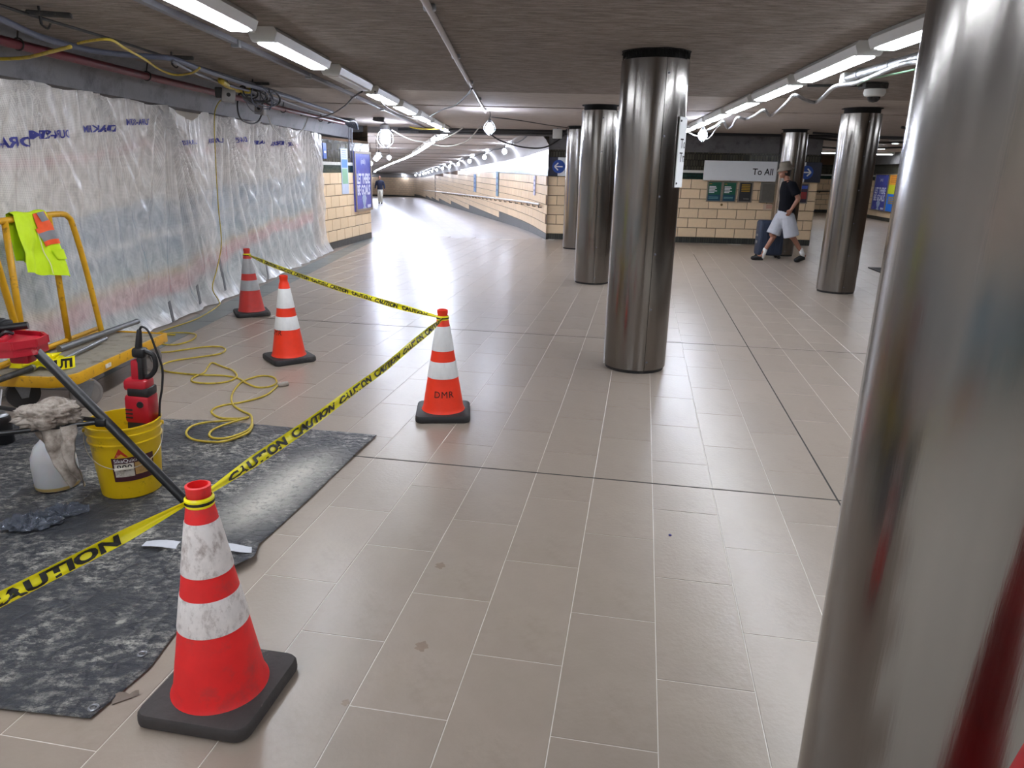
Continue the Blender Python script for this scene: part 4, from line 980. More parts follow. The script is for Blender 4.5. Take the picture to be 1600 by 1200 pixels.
def tarp_pt(u, v, o=0.):
    yn = 1.73+.05*min(1, (1-u)*4)-.05*max(0, 1-u*1.2)*0; yf = 4.11+.22*min(1, (1-u)*2.0)-.03*(1-u)
    y = yn+(yf-yn)*v; x = -3.15+(xright(1.72+(4.11-1.72)*v)+3.15)*u
    z = .004+.006*(1+noise.noise((x*2.2, y*2.2, 1)))+.004*abs(noise.noise((x*6, y*5, 3)))
    e = max(0, 1-(1-u)/.06)
    z += .03*e*exp(-((y-2.55)/.16)**2) + .05*exp(-((x+1.35)/.12)**2-((y-2.72)/.10)**2)*.4
    return Vector((x, y, z+o))
tarp = thing('tarp', 'black tarp spattered with pale dust under the bucket', 'tarp')
q = MB(); q.grid(lambda u, v: tarp_pt(u, v), 110, 120); q.grid(lambda u, v: tarp_pt(u, v)*1.0 - Vector((0, 0, min(.003, tarp_pt(u, v).z-.0008))), 110, 120)
# close the rim so the cloth has thickness
n1_ = 111*121
for j in range(120): q.f.append((j*111+110, n1_+j*111+110, n1_+(j+1)*111+110, (j+1)*111+110))
for i in range(110): q.f.append((i, n1_+i, n1_+i+1, i+1)); q.f.append((120*111+i, 120*111+i+1, n1_+120*111+i+1, n1_+120*111+i))
q.build('cloth', tarp_mat(), tarp, smooth='all')
def torus(c, R, r, ax=(0, 0, 1), n=16, m_=6):
    A = Vector((0, 0, 1)).rotation_difference(Vector(ax)).to_matrix(); return MB().tube([A @ Vector((R*cos(2*pi*k/n), R*sin(2*pi*k/n), 0))+Vector(c) for k in range(n)], r, m_, closed=True)
for px, py in ((146, 1106), (222, 1022)):
    p = fl(px, py, .012); torus(p, .013, .004).build('grommet', alu_m, tarp, smooth=True)
p0, p1 = fl(225, 850, .02), fl(396, 858, .03)
q = MB(); q.grid(lambda u, v: tuple(Vector(p0).lerp(Vector(p1), u)+Vector((.02*v*sin(u*4), (.045-.02*abs(u-.5))*(v-.5)*(1.2+.3*sin(u*9)), .006*sin(u*11)+.002))), 24, 3)
tag(q.build('paper_strip', mat('paper_strip', (190, 192, 198), rough=.7), smooth='all'), 'white paper strip lying on the tarp behind the front cone', 'paper')
# crumpled clear wraps
wrap_m = mat('clear_wrap', (110, 116, 128), rough=.12, var=.6, scale=25, bump=.8, bscale=40); wrap_m.node_tree.nodes['Principled BSDF'].inputs['Alpha'].default_value = .55
for i, (px, py, a, b_, h, lb) in enumerate(((52, 826, .12, .065, .05, 'crumpled clear plastic wrap lying on the tarp'), (107, 808, .09, .03, .045, 'thin twisted plastic scrap beside the crumpled wrap'))):
    p = fl(px, py); q = MB(); q.ball((0, 0, 0), 1, 56)
    q.v = [(x*a*(1+.5*noise.noise((x*3, y*3, z*3+i))-.5*abs(noise.noise((x*6, y*6, z*6)))), y*b_*(1+.6*noise.noise((x*4, y*3+5, z*4))-.4*abs(noise.noise((x*7, y*7, z*5+2)))), max(.0, (z+.8)*h*.6*(1+.9*noise.noise((x*5, y*5, z*2+9))-.7*abs(noise.noise((x*9, y*9, z*4)))))) for x, y, z in q.v]
    tag(q.build('plastic_wrap', wrap_m, None, (p.x, p.y, .012), rzz=.35), lb, 'wrapper', None)
# scraps and stains on the floor
q = MB(); q.grid(lambda u, v: ((u-.5)*.075, (v-.5)*.03*(1.3-u), .004+.012*abs(sin(u*5))*v), 8, 4); p = fl(197, 1091)
tag(q.build('torn_scrap', mat('scrap_brown', (120, 108, 98), rough=.8), None, (p.x, p.y, .001), smooth='all', rzz=.4), 'small torn brown scrap on the floor beside the tarp', 'scrap')
q = MB(); q.lathe([(.006, 0), (.008, .004), (.004, .007)], 8); p = fl(1047, 837); tag(q.build('bottle_cap', mat('cap_violet', (52, 44, 110)), None, (p.x, p.y, 0), smooth=True), 'tiny violet scrap on the open floor', 'scrap')
st_m = mat('floor_stain', (134, 116, 102), rough=.4, var=.15, scale=30)
for px, py, r in ((688, 884, .02), (659, 1010, .022), (540, 1098, .012)):
    p = fl(px, py); MB().add([(p.x+r*(1+.3*sin(3*k))*cos(k*pi/8), p.y+r*1.2*(1+.25*cos(2*k))*sin(k*pi/8), .0006) for k in range(16)], [tuple(range(16))]).build('stain', st_m, floor)
# ================================================================== BUCKET AND POWER TOOL
bk_m = mat('bucket_yellow', (214, 178, 10), rough=.4, var=.08, scale=8, dirt=(96, 80, 22), dscale=7, dlo=.60, dhi=.72, bump=.08, bscale=30)
BX, BY = -1.915, 3.29; bfc = atan2(-BY, -BX)
t = thing('bucket', 'dirty yellow plastic bucket with product label and wire handle', 'bucket', (BX, BY, .010))
def br(z): return .138+.026*z/.37
MB().lathe([(.0, .004), (.128, .0), (.137, .006), (br(.2), .2), (br(.28), .28), (br(.285)+.008, .283), (br(.29)+.009, .29), (br(.3)+.002, .295), (br(.325)+.002, .325), (br(.33)+.009, .328), (br(.335)+.009, .336), (br(.34)+.003, .34), (br(.36)+.003, .362), (br(.37)+.008, .366), (br(.37)+.008, .374), (br(.37)-.001, .374), (br(.3)-.004, .3), (.133, .012), (0, .01)], 56, cap=False).build('pail', bk_m, t, smooth=True)
def bpt(a, z, o=.0015): r = br(z)+o; return (r*cos(bfc+a/.15), r*sin(bfc+a/.15), z)
def bquad(nm, m_, a0, a1, z0, z1, o, par=None, skew=0.): return MB().grid(lambda u, v: bpt(a0+(a1-a0)*u, z0+(z1-z0)*v+skew*u, o), 12, 1).build(nm, m_, par or t, smooth='all')
lab_m = mat('label_maroon', (66, 26, 34), rough=.5); lw_m = mat('label_white', (212, 206, 196), rough=.5, dirt=(150, 140, 120), dscale=30)
lb = bquad('label', lab_m, -.075, .115, .10, .225, .0015)
bquad('white_field', lw_m, -.066, .018, .125, .195, .0024, lb); bquad('photo_field', mat('label_photo', (176, 140, 84), var=.5, scale=40), .022, .108, .13, .195, .0024, lb)
put_text('SikaQuick', lambda x, y: bpt(-.064+x, .202+y, .003), 'lettering', inkw_m, t, .026, .0)
put_text('800', lambda x, y: bpt(-.055+x, .158+y, .003), 'lettering', ink_m, t, .045, .01)
MB().add([bpt(-.06, .228, .002), bpt(0, .228, .002), bpt(-.035, .275, .002)], [(0, 1, 2)]).build('logo_triangle', mat('logo_red', (186, 50, 26)), t)
put_text('Sika', lambda x, y: bpt(-.048+x, .232+y, .003), 'lettering', mat('logo_cream', (226, 150, 120)), t, .016, .01)
hd = []
for k in range(25):
    a = -pi/2+pi*k/24; hd.append(Vector(((br(.33)+.012)*sin(a), -(br(.2)+.012)*cos(a)**.6 if cos(a) > 1e-6 else 0, .335-.165*cos(a)**.8 if cos(a) > 1e-6 else .335)))
Mh = Matrix.Rotation(bfc+pi/2-.1, 3, 'Z'); hd = [Mh @ p for p in hd]
MB().tube(hd, .0022, 6).build('wire_handle', mat('handle_wire', (190, 182, 166), rough=.35, metal=.7), t, smooth=True)
MB().tube([Mh @ Vector((-.05+.02*k, -.163, .172)) for k in range(5)], .0075, 8).build('grip', mat('grip_white', (206, 198, 184), rough=.5), t, smooth=True)
for sg in (-1, 1): MB().cyl(Mh @ Vector((sg*.157, 0, .335)), Mh @ Vector((sg*.178, 0, .335)), .014, .01, 10).build('ear', bk_m, t, smooth=True)
tr_m = mat('tool_red', (176, 22, 40), rough=.4, var=.08); tk_m = mat('tool_black', (26, 25, 27), rough=.5)
t = thing('power_tool', 'red and black power tool standing upright inside the yellow bucket', 'tool', (-1.862, 3.33, .025))
TT = Matrix.Rotation(radians(4), 3, 'Y')
def tb(nm, m_, c, d, r=.01): return MB().rbox(TT @ Vector(c), d, r, tilt=TT).build(nm, m_, t, smooth=True)
tb('tool_head', tk_m, (0, 0, .15), (.07, .07, .30), .02); tb('gear_case', tk_m, (0, 0, .31), (.115, .10, .085), .018)
b0 = tb('motor_body', tr_m, (0, 0, .41), (.122, .11, .145), .018); tb('shoulder', tk_m, (.006, 0, .497), (.105, .10, .05), .012); tb('upper_body', tr_m, (-.008, 0, .53), (.115, .095, .06), .018)
for k in range(3): tb('vent', tk_m, (-.035, -.056, .37+.02*k), (.035, .006, .008), .002)
MB().lathe([(.017, 0), (.015, .006)], 16, TT @ Vector((.02, -.055, .44)), axis=(0, -1, 0)).build('brush_cap', tk_m, t, smooth=True)
tb('neck', tr_m, (-.012, 0, .60), (.04, .06, .11), .012); tb('neck_front', tk_m, (.012, 0, .61), (.03, .055, .12), .01); tb('handle_top', tk_m, (.006, 0, .69), (.062, .055, .05), .014)
MB().tube([TT @ Vector(p) for p in ((.03, 0, .70), (.072, 0, .68), (.078, 0, .62), (.05, 0, .575), (.02, 0, .565))], .012, 8, 5).build('loop_handle', tk_m, t, smooth=True)
MB().lathe([(.017, 0), (.015, .05), (.011, .1), (.008, .105)], 12, TT @ Vector((.0, 0, .70)), axis=TT @ Vector((.1, 0, 1))).build('strain_relief', tk_m, t, smooth=True)
MB().tube([TT @ Vector(p) for p in ((.011, 0, .80), (.03, -.01, .822), (.06, -.01, .80), (.082, 0, .72), (.105, .01, .62), (.1, .01, .52), (.085, .01, .44), (.078, .01, .36), (.06, .02, .26))], .0055, 8, 8).build('cord', blk_cord, t, smooth=True)
# ================================================================== JUG, CAN, RAG
jug_m = mat('jug_plastic', (206, 208, 212), rough=.3, var=.04); jug_m.node_tree.nodes['Principled BSDF'].inputs['Subsurface Weight'].default_value = .3
t = thing('jug', 'translucent white plastic jug half covered by the rag', 'jug', (-2.30, 3.30, .010))
MB().lathe([(.085, 0), (.096, .006), (.1, .02), (.102, .12), (.098, .17), (.078, .22), (.044, .255), (.03, .27), (.03, .295)], 32).build('body', jug_m, t, smooth=True)
MB().lathe([(.0985, .008), (.1025, .026)], 32, cap=False).build('liquid_line', mat('jug_liquid', (196, 170, 110), rough=.3), t, smooth=True)
MB().lathe([(.033, .282), (.033, .305), (.02, .31)], 20).build('cap', jug_m, t, smooth=True)
p = fl(8, 694)
t = thing('canister', 'black canister with silver top at the left picture edge', 'canister', (p.x, p.y, .012))
MB().lathe([(.05, 0), (.053, .006), (.053, .15), (.046, .165)], 28).build('body', mat('can_black', (16, 16, 19), rough=.3), t, smooth=True)
MB().lathe([(.046, .163), (.042, .172), (.03, .18), (.03, .195), (.012, .2)], 24).build('top', alu_m, t, smooth=True); MB().cyl((.005, 0, .195), (.035, .01, .32), .0055, .004, 8).build('spout', inkw_m, t)
# ================================================================== VISE STAND
vr_m = mat('vise_red', (178, 22, 42), rough=.42, var=.12, scale=10, dirt=(196, 120, 120), dscale=18, dlo=.62, dhi=.75); vk_m = mat('vise_black', (26, 26, 28), rough=.38, dirt=(70, 66, 64), dscale=20, dlo=.6, dhi=.8)
vs_t = thing('vise_stand', 'red pipe vise stand on black tubular tripod legs', 'stand', (-2.38, 3.2, 0))
q = MB(); outl = [(-.34, -.11), (.02, -.13), (.12, -.10), (.185, -.03), (.18, .06), (.12, .12), (-.02, .15), (-.34, .14)]
q.prism(outl, .735, .775); q.prism([(x*.94, y*.9) for x, y in outl], .775, .79); q.build('tray', vr_m, vs_t)
q = MB()
for (x0, y0), (x1, y1) in zip(outl, outl[1:]+outl[:1]): q.box(((x0+x1)/2, (y0+y1)/2, .79), (hypot(x1-x0, y1-y0)+.012, .012, .035), atan2(y1-y0, x1-x0))
q.build('tray_rim', vr_m, vs_t)
for k in range(3): MB().rbox((.02-.1*k, .02, .80), (.02, .16, .03), .008, .3).build('tray_rib', vr_m, vs_t, smooth=True)
MB().rbox((.1, -.01, .72), (.09, .07, .06), .012).build('leg_socket', vr_m, vs_t, smooth=True)
MB().rbox((-.14, .08, .84), (.22, .05, .07), .012, .15).build('vise_jaw', vk_m, vs_t, smooth=True); MB().rbox((-.04, .1, .835), (.05, .06, .06), .01, -.2).build('vise_jaw', vk_m, vs_t, smooth=True); MB().cyl((-.1, .02, .83), (.08, .09, .845), .018, .018, 10).build('screw_handle', vk_m, vs_t, smooth=True)
chn = [(-.22+.02*k, .03+.02*sin(k), .815+.012*sin(k*1.7)) for k in range(14)]; MB().tube(chn, .009, 6, 3).build('chain', vk_m, vs_t, smooth=True)
legs = [((.155, -.005, .755), (.905, -.17, .012)), ((-.06, -.08, .755), (-.40, -.86, .0)), ((-.2, .08, .755), (-.85, .30, .0))]
for a, b_ in legs:
    lg = MB().cyl(a, b_, .0215, .0215, 18).build('leg', vk_m, vs_t, smooth=True)
    d = (Vector(b_)-Vector(a)).normalized(); MB().cyl(Vector(b_)-d*.05, b_, .025, .025, 14).build('foot_cap', black_m, lg, smooth=True)
def on_leg(i, z): a, b_ = map(Vector, legs[i]); return a.lerp(b_, (a.z-z)/(a.z-b_.z))
k0, k1, k2 = on_leg(0, .43), on_leg(1, .43), on_leg(2, .43)
for a, b_ in ((k0, k1), (k1, k2), (k2, k0)): MB().cyl(a, b_, .011, .011, 10).build('brace', vk_m, vs_t, smooth=True)
MB().rbox(k0+Vector((-.015, -.01, 0)), (.05, .045, .04), .01).build('brace_clamp', vk_m, vs_t, smooth=True)
# rag over the brace
rag_m = mat('rag_cloth', (176, 166, 156), rough=.95, var=.2, scale=14, dirt=(104, 90, 80), dscale=9, dlo=.42, dhi=.66, bump=.6, bscale=26)
wk0, wk1 = k0+Vector((-2.38, 3.2, 0)), k1+Vector((-2.38, 3.2, 0)); rc = wk0.lerp(wk1, .38)
rag = thing('rag', 'stained grey rag draped over the stand brace above the jug', 'rag', rc); ru = (wk0-wk1).normalized(); ang = atan2(ru.y, ru.x)
q = MB(); q.ball((0, 0, 0), 1, 84)
def crump(p, k):
    v = Vector(p); f = 1+.34*noise.noise(v*1.7+Vector((k, 0, 0)))+.34*abs(noise.noise(v*3.3+Vector((0, k, 0))))-.26*abs(noise.noise(v*6.5+Vector((k, 3, 0))))+.1*noise.noise(v*12); return v*f
q.v = [tuple(Vector((crump(v, 3).x*.135, crump(v, 3).y*.07, max(-.02, crump(v, 3).z*.065+.03)))) for v in q.v]
q.build('bundle', rag_m, rag, (.035, .06, .02), smooth='all', rzz=ang)
q = MB(); W0, W1 = .19, .075
def hang(u, v):
    wd = W0+(W1-W0)*v**.8; x = .075+(u-.5)*wd+.07*v+.02*noise.noise((u*3, v*3, 2)); return (x, .03-.03*sin(v*3)+.016*sin(u*14+v*3)+.012*noise.noise((u*6, v*5, 0)), .01-.27*v-.03*sin(u*9)*v)
q.grid(hang, 26, 26); q.grid(lambda u, v: tuple(Vector(hang(u, v))+Vector((0, .006, 0))), 26, 26); q.build('hanging_end', rag_m, rag, smooth='all')
# ================================================================== CART
cy_m = mat('cart_yellow', (212, 158, 18), rough=.45, var=.1, scale=12, dirt=(104, 78, 36), dscale=14, dlo=.58, dhi=.68, bump=.1, bscale=60); cd_m = mat('cart_deck', (150, 142, 130), rough=.7, var=.15, scale=10, dirt=(104, 92, 74), dscale=8)
cart = thing('platform_cart', 'yellow drywall cart with tube rails on grey casters', 'cart', (-3.12, 5.0, 0))
def cl(x, y, z): return (x+3.12, y-5.0, z)
q = MB(); out = [(-3.42, 4.38), (-2.98, 4.36), (-2.89, 4.39), (-2.85, 4.46), (-2.84, 5.66), (-3.42, 5.72)]
q.prism([cl(x, y, 0)[:2] for x, y in out], .235, .252); q.build('deck', cd_m, cart)
def edge(pa, pb, nm='side_rail'):
    a, b_ = Vector(cl(*pa, 0)), Vector(cl(*pb, 0)); d = b_-a; MB().rbox((a+b_)/2+Vector((0, 0, .225)), (d.length+.01, .02, .075), .006, atan2(d.y, d.x)).build(nm, cy_m, cart, smooth=True)
for a, b_ in zip(out, out[1:]+out[:1]): edge(a, b_)
MB().box(cl(-2.828, 4.78, .228), (.002, .07, .028)).build('sticker', lw_m, cart)
RX = -3.36
def ctube(nm, pts, r=.021, sub=6): return MB().tube([cl(*p) for p in pts], r, 12, sub).build(nm, cy_m, cart, smooth='all')
ctube('top_rail', [(RX, 4.0, 1.20), (RX, 4.6, 1.205), (RX, 5.1, 1.215), (RX, 5.36, 1.215), (RX+.005, 5.44, 1.19), (RX+.01, 5.475, 1.12), (RX+.03, 5.52, .8), (RX+.06, 5.56, .25)])
ctube('post', [(RX, 5.22, 1.21), (RX+.005, 5.21, .25)], .021, 1); ctube('post', [(RX, 4.76, 1.205), (RX-.01, 4.74, .25)], .021, 1)
ctube('slanted_leg', [(-3.27, 4.60, .25), (-3.20, 4.44, .72), (-3.13, 4.28, 1.13), (-3.10, 4.2, 1.2), (-3.1, 4.02, 1.2)], .021, 5)
ctube('lower_rail', [(RX, 4.45, .30), (RX, 5.6, .30)], .016, 1)
wh_m = mat('wheel_grey', (124, 118, 114), rough=.6); whd_m = mat('wheel_dark', (56, 54, 54), rough=.6)
for i, (x, y, sw) in enumerate(((-2.87, 4.55, -.8), (-2.88, 5.46, -.3), (-3.26, 4.50, -.7), (-3.26, 5.52, .1))):
    c = thing('caster', None, None, cl(x, y, 0), sw); c.parent = cart; del_keys = [k for k in c.keys()]
    mm = wh_m if i < 2 else whd_m
    MB().lathe([(.086, -.018), (.1, -.012), (.1, .012), (.086, .018)], 32, (0, 0, .1), axis=(1, 0, 0)).build('tyre', mm, c, smooth=True)
    q = MB(); q.lathe([(.028, -.022), (.028, .022)], 16, (0, 0, .1), axis=(1, 0, 0))
    q.lathe([(.075, -.02), (.086, -.02), (.086, .02), (.075, .02)], 32, (0, 0, .1), cap=False, axis=(1, 0, 0))
    for k in range(6): q.box((0, .052*cos(k*pi/3), .1+.052*sin(k*pi/3)), (.03, .055, .014), tilt=Matrix.Rotation(k*pi/3, 3, 'X'))
    q.build('hub', mm, c)
    for sg in (-1, 1):
        o = MB().prism([(-.05, .17), (.05, .17), (.02, .075), (-.02, .075)], -.003, .003).build('fork_plate', alu_m, c); o.rotation_euler = (pi/2, 0, pi/2); o.location = (sg*.028, 0, .0)
    MB().box((0, 0, .178), (.09, .1, .016)).build('mount_plate', alu_m, c)
# things lying on the cart
for pa, pb, r, m_, lb in (((215, 502, .30), (92, 545, .285), .022, alu_m, 'long galvanised pipe lying along the cart deck'), ((165, 529, .285), (88, 566, .285), .016, alu_m, 'thin steel rod lying on the cart beside the long pipe'), ((52, 574, .285), (-20, 600, .285), .02, black_m, 'short dark pipe at the near end of the cart')):
    a, b_ = fl(*pa), fl(*pb); d = (b_-a).normalized()
    t = thing('pipe', lb, 'pipe', (a+b_)/2); q = MB(); c = (a+b_)/2; q.cyl(a-c, b_-c, r, r, 16); q.build('tube', m_, t, smooth=True); MB().cyl(a-c-d*.001, a-c+d*.02, r*1.06, r*1.06, 16).build('end_ring', alu_m, t, smooth=True)
# heap of tape
p = fl(72, 572, .27); t = thing('tape_heap', 'crumpled heap of yellow caution tape on the cart', 'tape', (p.x, p.y, .256))
rnd = random.Random(4)
for k in range(10):
    pts_ = smooth_path([Vector((rnd.uniform(-.2, .09), rnd.uniform(-.09, .08), rnd.uniform(.004, .055))) for _ in range(5)], 8); a = rnd.uniform(0, 6); nn_ = len(pts_)-1
    def rib(u, v, P=pts_, a=a, n_=nn_):
        i_ = min(n_, int(u*n_+.5)); ww = Vector((.5*cos(a+u*4), .5*sin(a+u*4), .6*abs(sin(a*2+u*3)))).normalized(); return tuple(P[i_]+ww*.05*(v-.4)+Vector((0, 0, .022)))
    MB().grid(rib, nn_, 3).build('fold', tape_y, t, smooth='all')
fa_, fb_ = fl(82, 583, .262)-t.location, fl(118, 573, .262)-t.location
def flap(u, v): return fa_.lerp(fb_, u)+Vector((0, .015*v+.012*sin(u*6), .01+.078*v-.012*u))
q = MB(); q.grid(lambda u, v: tuple(flap(u, v)), 14, 4); q.build('flat_fold', tape_y, t, smooth='all')
vs_, fs_, w_ = text_geo('UTI', .06, .05); MB().add([tuple(flap(.08+x/w_*.84, .12+y/.06*1.0)+Vector((.001, -.005, .003))) for x, y in vs_], fs_).build('lettering', tape_k, t)
# hi-vis vest
vest_m = mat('vest_lime', (206, 238, 20), rough=.7, var=.06, bump=.4, bscale=22); vo_m = mat('vest_orange', (246, 92, 40), rough=.6); vg_m = mat('vest_grey', (132, 132, 136), rough=.35)
vest = thing('safety_vest', 'lime safety vest with orange and grey stripes hung on cart rail', 'vest', (RX, 5.03, 1.215))
def vpt(u, v, o=0., side=1):
    # u along the rail, v down from the rail
    L0 = .42-.10*max(0, .45-u)+.12*max(0, u-.55); z = .028-L0*v*1.02; y = -.215+.34*u+v*(.02+.13*u)-.02*v
    bulge = .03*sin(u*7+v*2)*v+.012*sin(u*19+v*4)*v + .012*noise.noise((u*4, v*4, side))
    return Vector((side*(.026+.012*v+o)+bulge+(o if side > 0 else -o), y, z+.006*sin(u*9)))
q = MB(); q.grid(lambda u, v: tuple(vpt(u, v)), 30, 26); q.build('front', vest_m, vest, smooth='all')
q = MB(); q.grid(lambda u, v: tuple(vpt(u, v*.8, 0, -1)), 30, 16); q.build('back', vest_m, vest, smooth='all')
q = MB(); q.grid(lambda u, v: tuple(vpt(u, 0, 0, 1).lerp(vpt(u, 0, 0, -1), v)+Vector((0, 0, .012*sin(pi*v)))), 30, 6); q.build('fold_over', vest_m, vest, smooth='all')
def vpatch(nm, m_, quad, o=.004, n=10):
    (a, b_, c, d) = [Vector(x) for x in quad]
    q = MB(); q.grid(lambda s, r: tuple(vpt(*((a.lerp(b_, s)).lerp(d.lerp(c, s), r)), o)), n, n); q.build(nm, m_, vest, smooth='all')
vpatch('orange_stripe', vo_m, ((.55, .0), (.93, .0), (1.0, .22), (.62, .26))); vpatch('grey_stripe', vg_m, ((.66, .0), (.88, .0), (.94, .13), (.74, .15)), .006)
vpatch('orange_stripe', vo_m, ((.55, .24), (1.0, .2), (1.0, .27), (.57, .32))); vpatch('grey_stripe', vg_m, ((.57, .32), (1.0, .27), (1.0, .40), (.63, .45))); vpatch('orange_stripe', vo_m, ((.63, .45), (1.0, .40), (1.0, .47), (.65, .53)))
vpatch('pocket', vest_m, ((.78, .58), (.99, .56), (.99, .72), (.8, .74)), .007); vpatch('zip', mat('zip_cream', (226, 226, 170)), ((.54, .3), (.56, .3), (.62, .98), (.60, .98)), .006)
# ================================================================== CORDS ON THE FLOOR
def fpath(P, z=.0065): return [fl(x, y, z+.005*(i % 3 == 1)) for i, (x, y) in enumerate(P)]
def on_tarp(P): return [fl(x, y, .024+.004*(i % 2)) for i, (x, y) in enumerate(P)]
cord = thing('extension_cord', 'yellow extension cord in loose loops on the floor', 'cord')
pA = fpath([(226, 546), (240, 530), (262, 521), (290, 520), (306, 523), (300, 531), (278, 538), (256, 538), (246, 531), (256, 524), (274, 523)])
MB().tube(pA, .0072, 8, 7).build('loop', yel_cord, cord, smooth='all')
pB = fpath([(236, 551), (262, 550), (290, 546), (320, 542), (345, 542), (352, 547), (342, 553), (310, 558), (275, 563), (255, 569), (252, 576), (264, 581), (290, 584), (320, 586), (350, 587), (372, 591), (386, 599), (402, 605), (421, 604), (432, 598), (428, 590), (412, 587), (395, 590), (378, 597), (368, 607), (362, 619), (364, 632), (378, 642), (391, 648)])+on_tarp([(394, 657), (391, 668), (380, 676), (356, 684), (336, 685), (327, 680), (332, 672), (350, 664), (372, 657)])+fpath([(388, 652), (372, 654), (345, 653), (331, 645), (335, 638), (350, 633), (375, 629), (400, 623), (418, 616), (428, 608), (434, 602)])
MB().tube(pB, .0072, 8, 7).build('run', yel_cord, cord, smooth='all')
pC = fpath([(303, 597), (322, 599), (345, 598), (362, 594), (370, 587), (364, 579), (348, 573), (332, 567), (325, 573), (319, 582), (305, 588), (299, 593)])
MB().tube(pC, .0072, 8, 7, closed=True).build('loop', yel_cord, cord, smooth='all')
pD = on_tarp([(372, 656), (345, 658), (316, 661), (298, 667), (291, 677), (300, 686), (322, 690), (348, 690), (372, 683), (390, 674), (395, 662)])
MB().tube(pD, .0072, 8, 7).build('loop', yel_cord, cord, smooth='all')
e = fl(434, 602, .012); MB().lathe([(.009, 0), (.015, .012), (.019, .03), (.019, .075), (.012, .08)], 12, e, axis=(.9, .45, .1)).build('connector', mat('plug_grey', (150, 142, 134), rough=.5), cord, smooth=True)
hc_ = [(350, 153), (340, 163), (335, 185), (337, 250), (341, 320), (346, 380), (339, 420), (332, 450), (342, 470), (334, 488)]
P = [atx(x, y, -3.50) for x, y in hc_]; P = [Vector((p.x+.06*(i == len(P)-1), p.y, max(.008, p.z))) for i, p in enumerate(P)]+[fl(310, 497, .008), fl(268, 512, .008), fl(240, 522, .008)]
tag(MB().tube(P, .0062, 8, 6).build('extension_cord', yel_cord, smooth='all'), 'yellow cord hanging from the ceiling box down the sheeting', 'cord')
# dark floor mat far right
p = Vector(fl(1358, 419)); q = MB(); q.prism([(p.x, p.y), (p.x-.16, p.y-1.05), (p.x+1.6, p.y-1.15), (p.x+1.75, p.y-.1)], .001, .014)
fm = tag(q.build('floor_mat', mat('mat_dark', (58, 58, 60), rough=.9, bump=.5, bscale=120)), 'dark floor mat beyond the freestanding pillar', 'mat')
q = MB(); pp = [(p.x, p.y), (p.x-.16, p.y-1.05), (p.x+1.6, p.y-1.15), (p.x+1.75, p.y-.1)]
for (x0, y0), (x1, y1) in zip(pp, pp[1:]+pp[:1]): q.box(((x0+x1)/2, (y0+y1)/2, .009), (hypot(x1-x0, y1-y0)+.03, .03, .016), atan2(y1-y0, x1-x0))
q.build('edging', black_m, fm)
# ================================================================== PIPES, CABLES AND FITTINGS OVERHEAD
def cable(name, label, pts, r, m_, sub=6, cat='cable', n=8):
    return tag(MB().tube(pts, r, n, sub).build(name, m_, smooth='all'), label, cat)
def cz(P, z): return [fl(x, y, z) for x, y in P]
# red sprinkler pipe with clamps
rp = thing('pipe', 'dark red sprinkler pipe running along the left cove', 'pipe')
MB().tube([(-3.50, .5, 2.35), (-3.45, 6.7, 2.355), (-3.42, 9., 2.36), (-3.38, 12.4, 2.37), (-3.3, 14.3, 2.37)], .034, 14, 8).build('tube', redp_m, rp, smooth='all')
for y in (3.2, 5.35, 7.1, 9.0, 11.0, 13.0):
    x = -3.50+.0088*(y-.5); torus((x, y, 2.357), .038, .006, (0, 1, 0)).build('clamp', black_m, rp, smooth=True); MB().cyl((x, y, 2.39), (x+.02, y, 2.47), .006, .006, 6).build('hanger_rod', black_m, rp)
# strut track beside the left lights, centre conduit
tk = thing('strut_track', 'grey metal strut channel beside the left light row', 'track'); MB().box((-2.08, 6., 2.452), (.042, 26, .034)).build('channel', greyp_m, tk)
for y in (3.9, 5.7, 7.6, 9.6, 11.6): MB().box((-2.08, y, 2.44), (.055, .05, .05)).build('splice', alu_m, tk)
cdt = thing('conduit', 'pale conduit along the middle of the ceiling', 'conduit'); MB().cyl((-.5, -6, 2.445), (-.51, 12.0, 2.445), .020, .020, 12).build('tube', mat('conduit_tan', (150, 138, 128), rough=.45, metal=.3), cdt, smooth=True)
for y in (4.4, 6.2, 8., 9.8, 11.4): MB().rbox((-.505, y, 2.455), (.07, .05, .035), .008).build('clamp', alu_m, cdt, smooth=True)
bulb((-.43, 11.62, 2.20), 'glowing caged bulb hanging under the middle conduit', .062, None, .24)
bulb(tuple(fl(1098, 211, 2.2)), 'glowing bulb hanging at the far end of right lights', .062, None, .24)
# caged floodlight by the tunnel mouth
p = aty(602, 215, 15.2); fd = thing('floodlight', 'caged floodlight glowing above the tunnel entrance', 'light', p)
MB().rbox((0, 0, 0), (.17, .12, .24), .03).build('lens', flood_m, fd, smooth=True); MB().lathe([(.07, .13), (.1, .15), (.09, .24), (.03, .27)], 20).build('housing', alu_m, fd, smooth=True)
for k in range(6):
    a = k*pi/3; MB().tube([(.05*cos(a), .05*sin(a), .16), (.15*cos(a), .13*sin(a), .06), (.15*cos(a), .13*sin(a), -.1), (.03*cos(a), .03*sin(a), -.2)], .006, 6, 5).build('cage_wire', alu_m, fd, smooth='all')
torus((0, 0, -.02), .145, .006).build('cage_ring', alu_m, fd, smooth=True); MB().cyl((0, 0, .26), (0, 0, 2.47-p.z), .01).build('stem', black_m, fd)
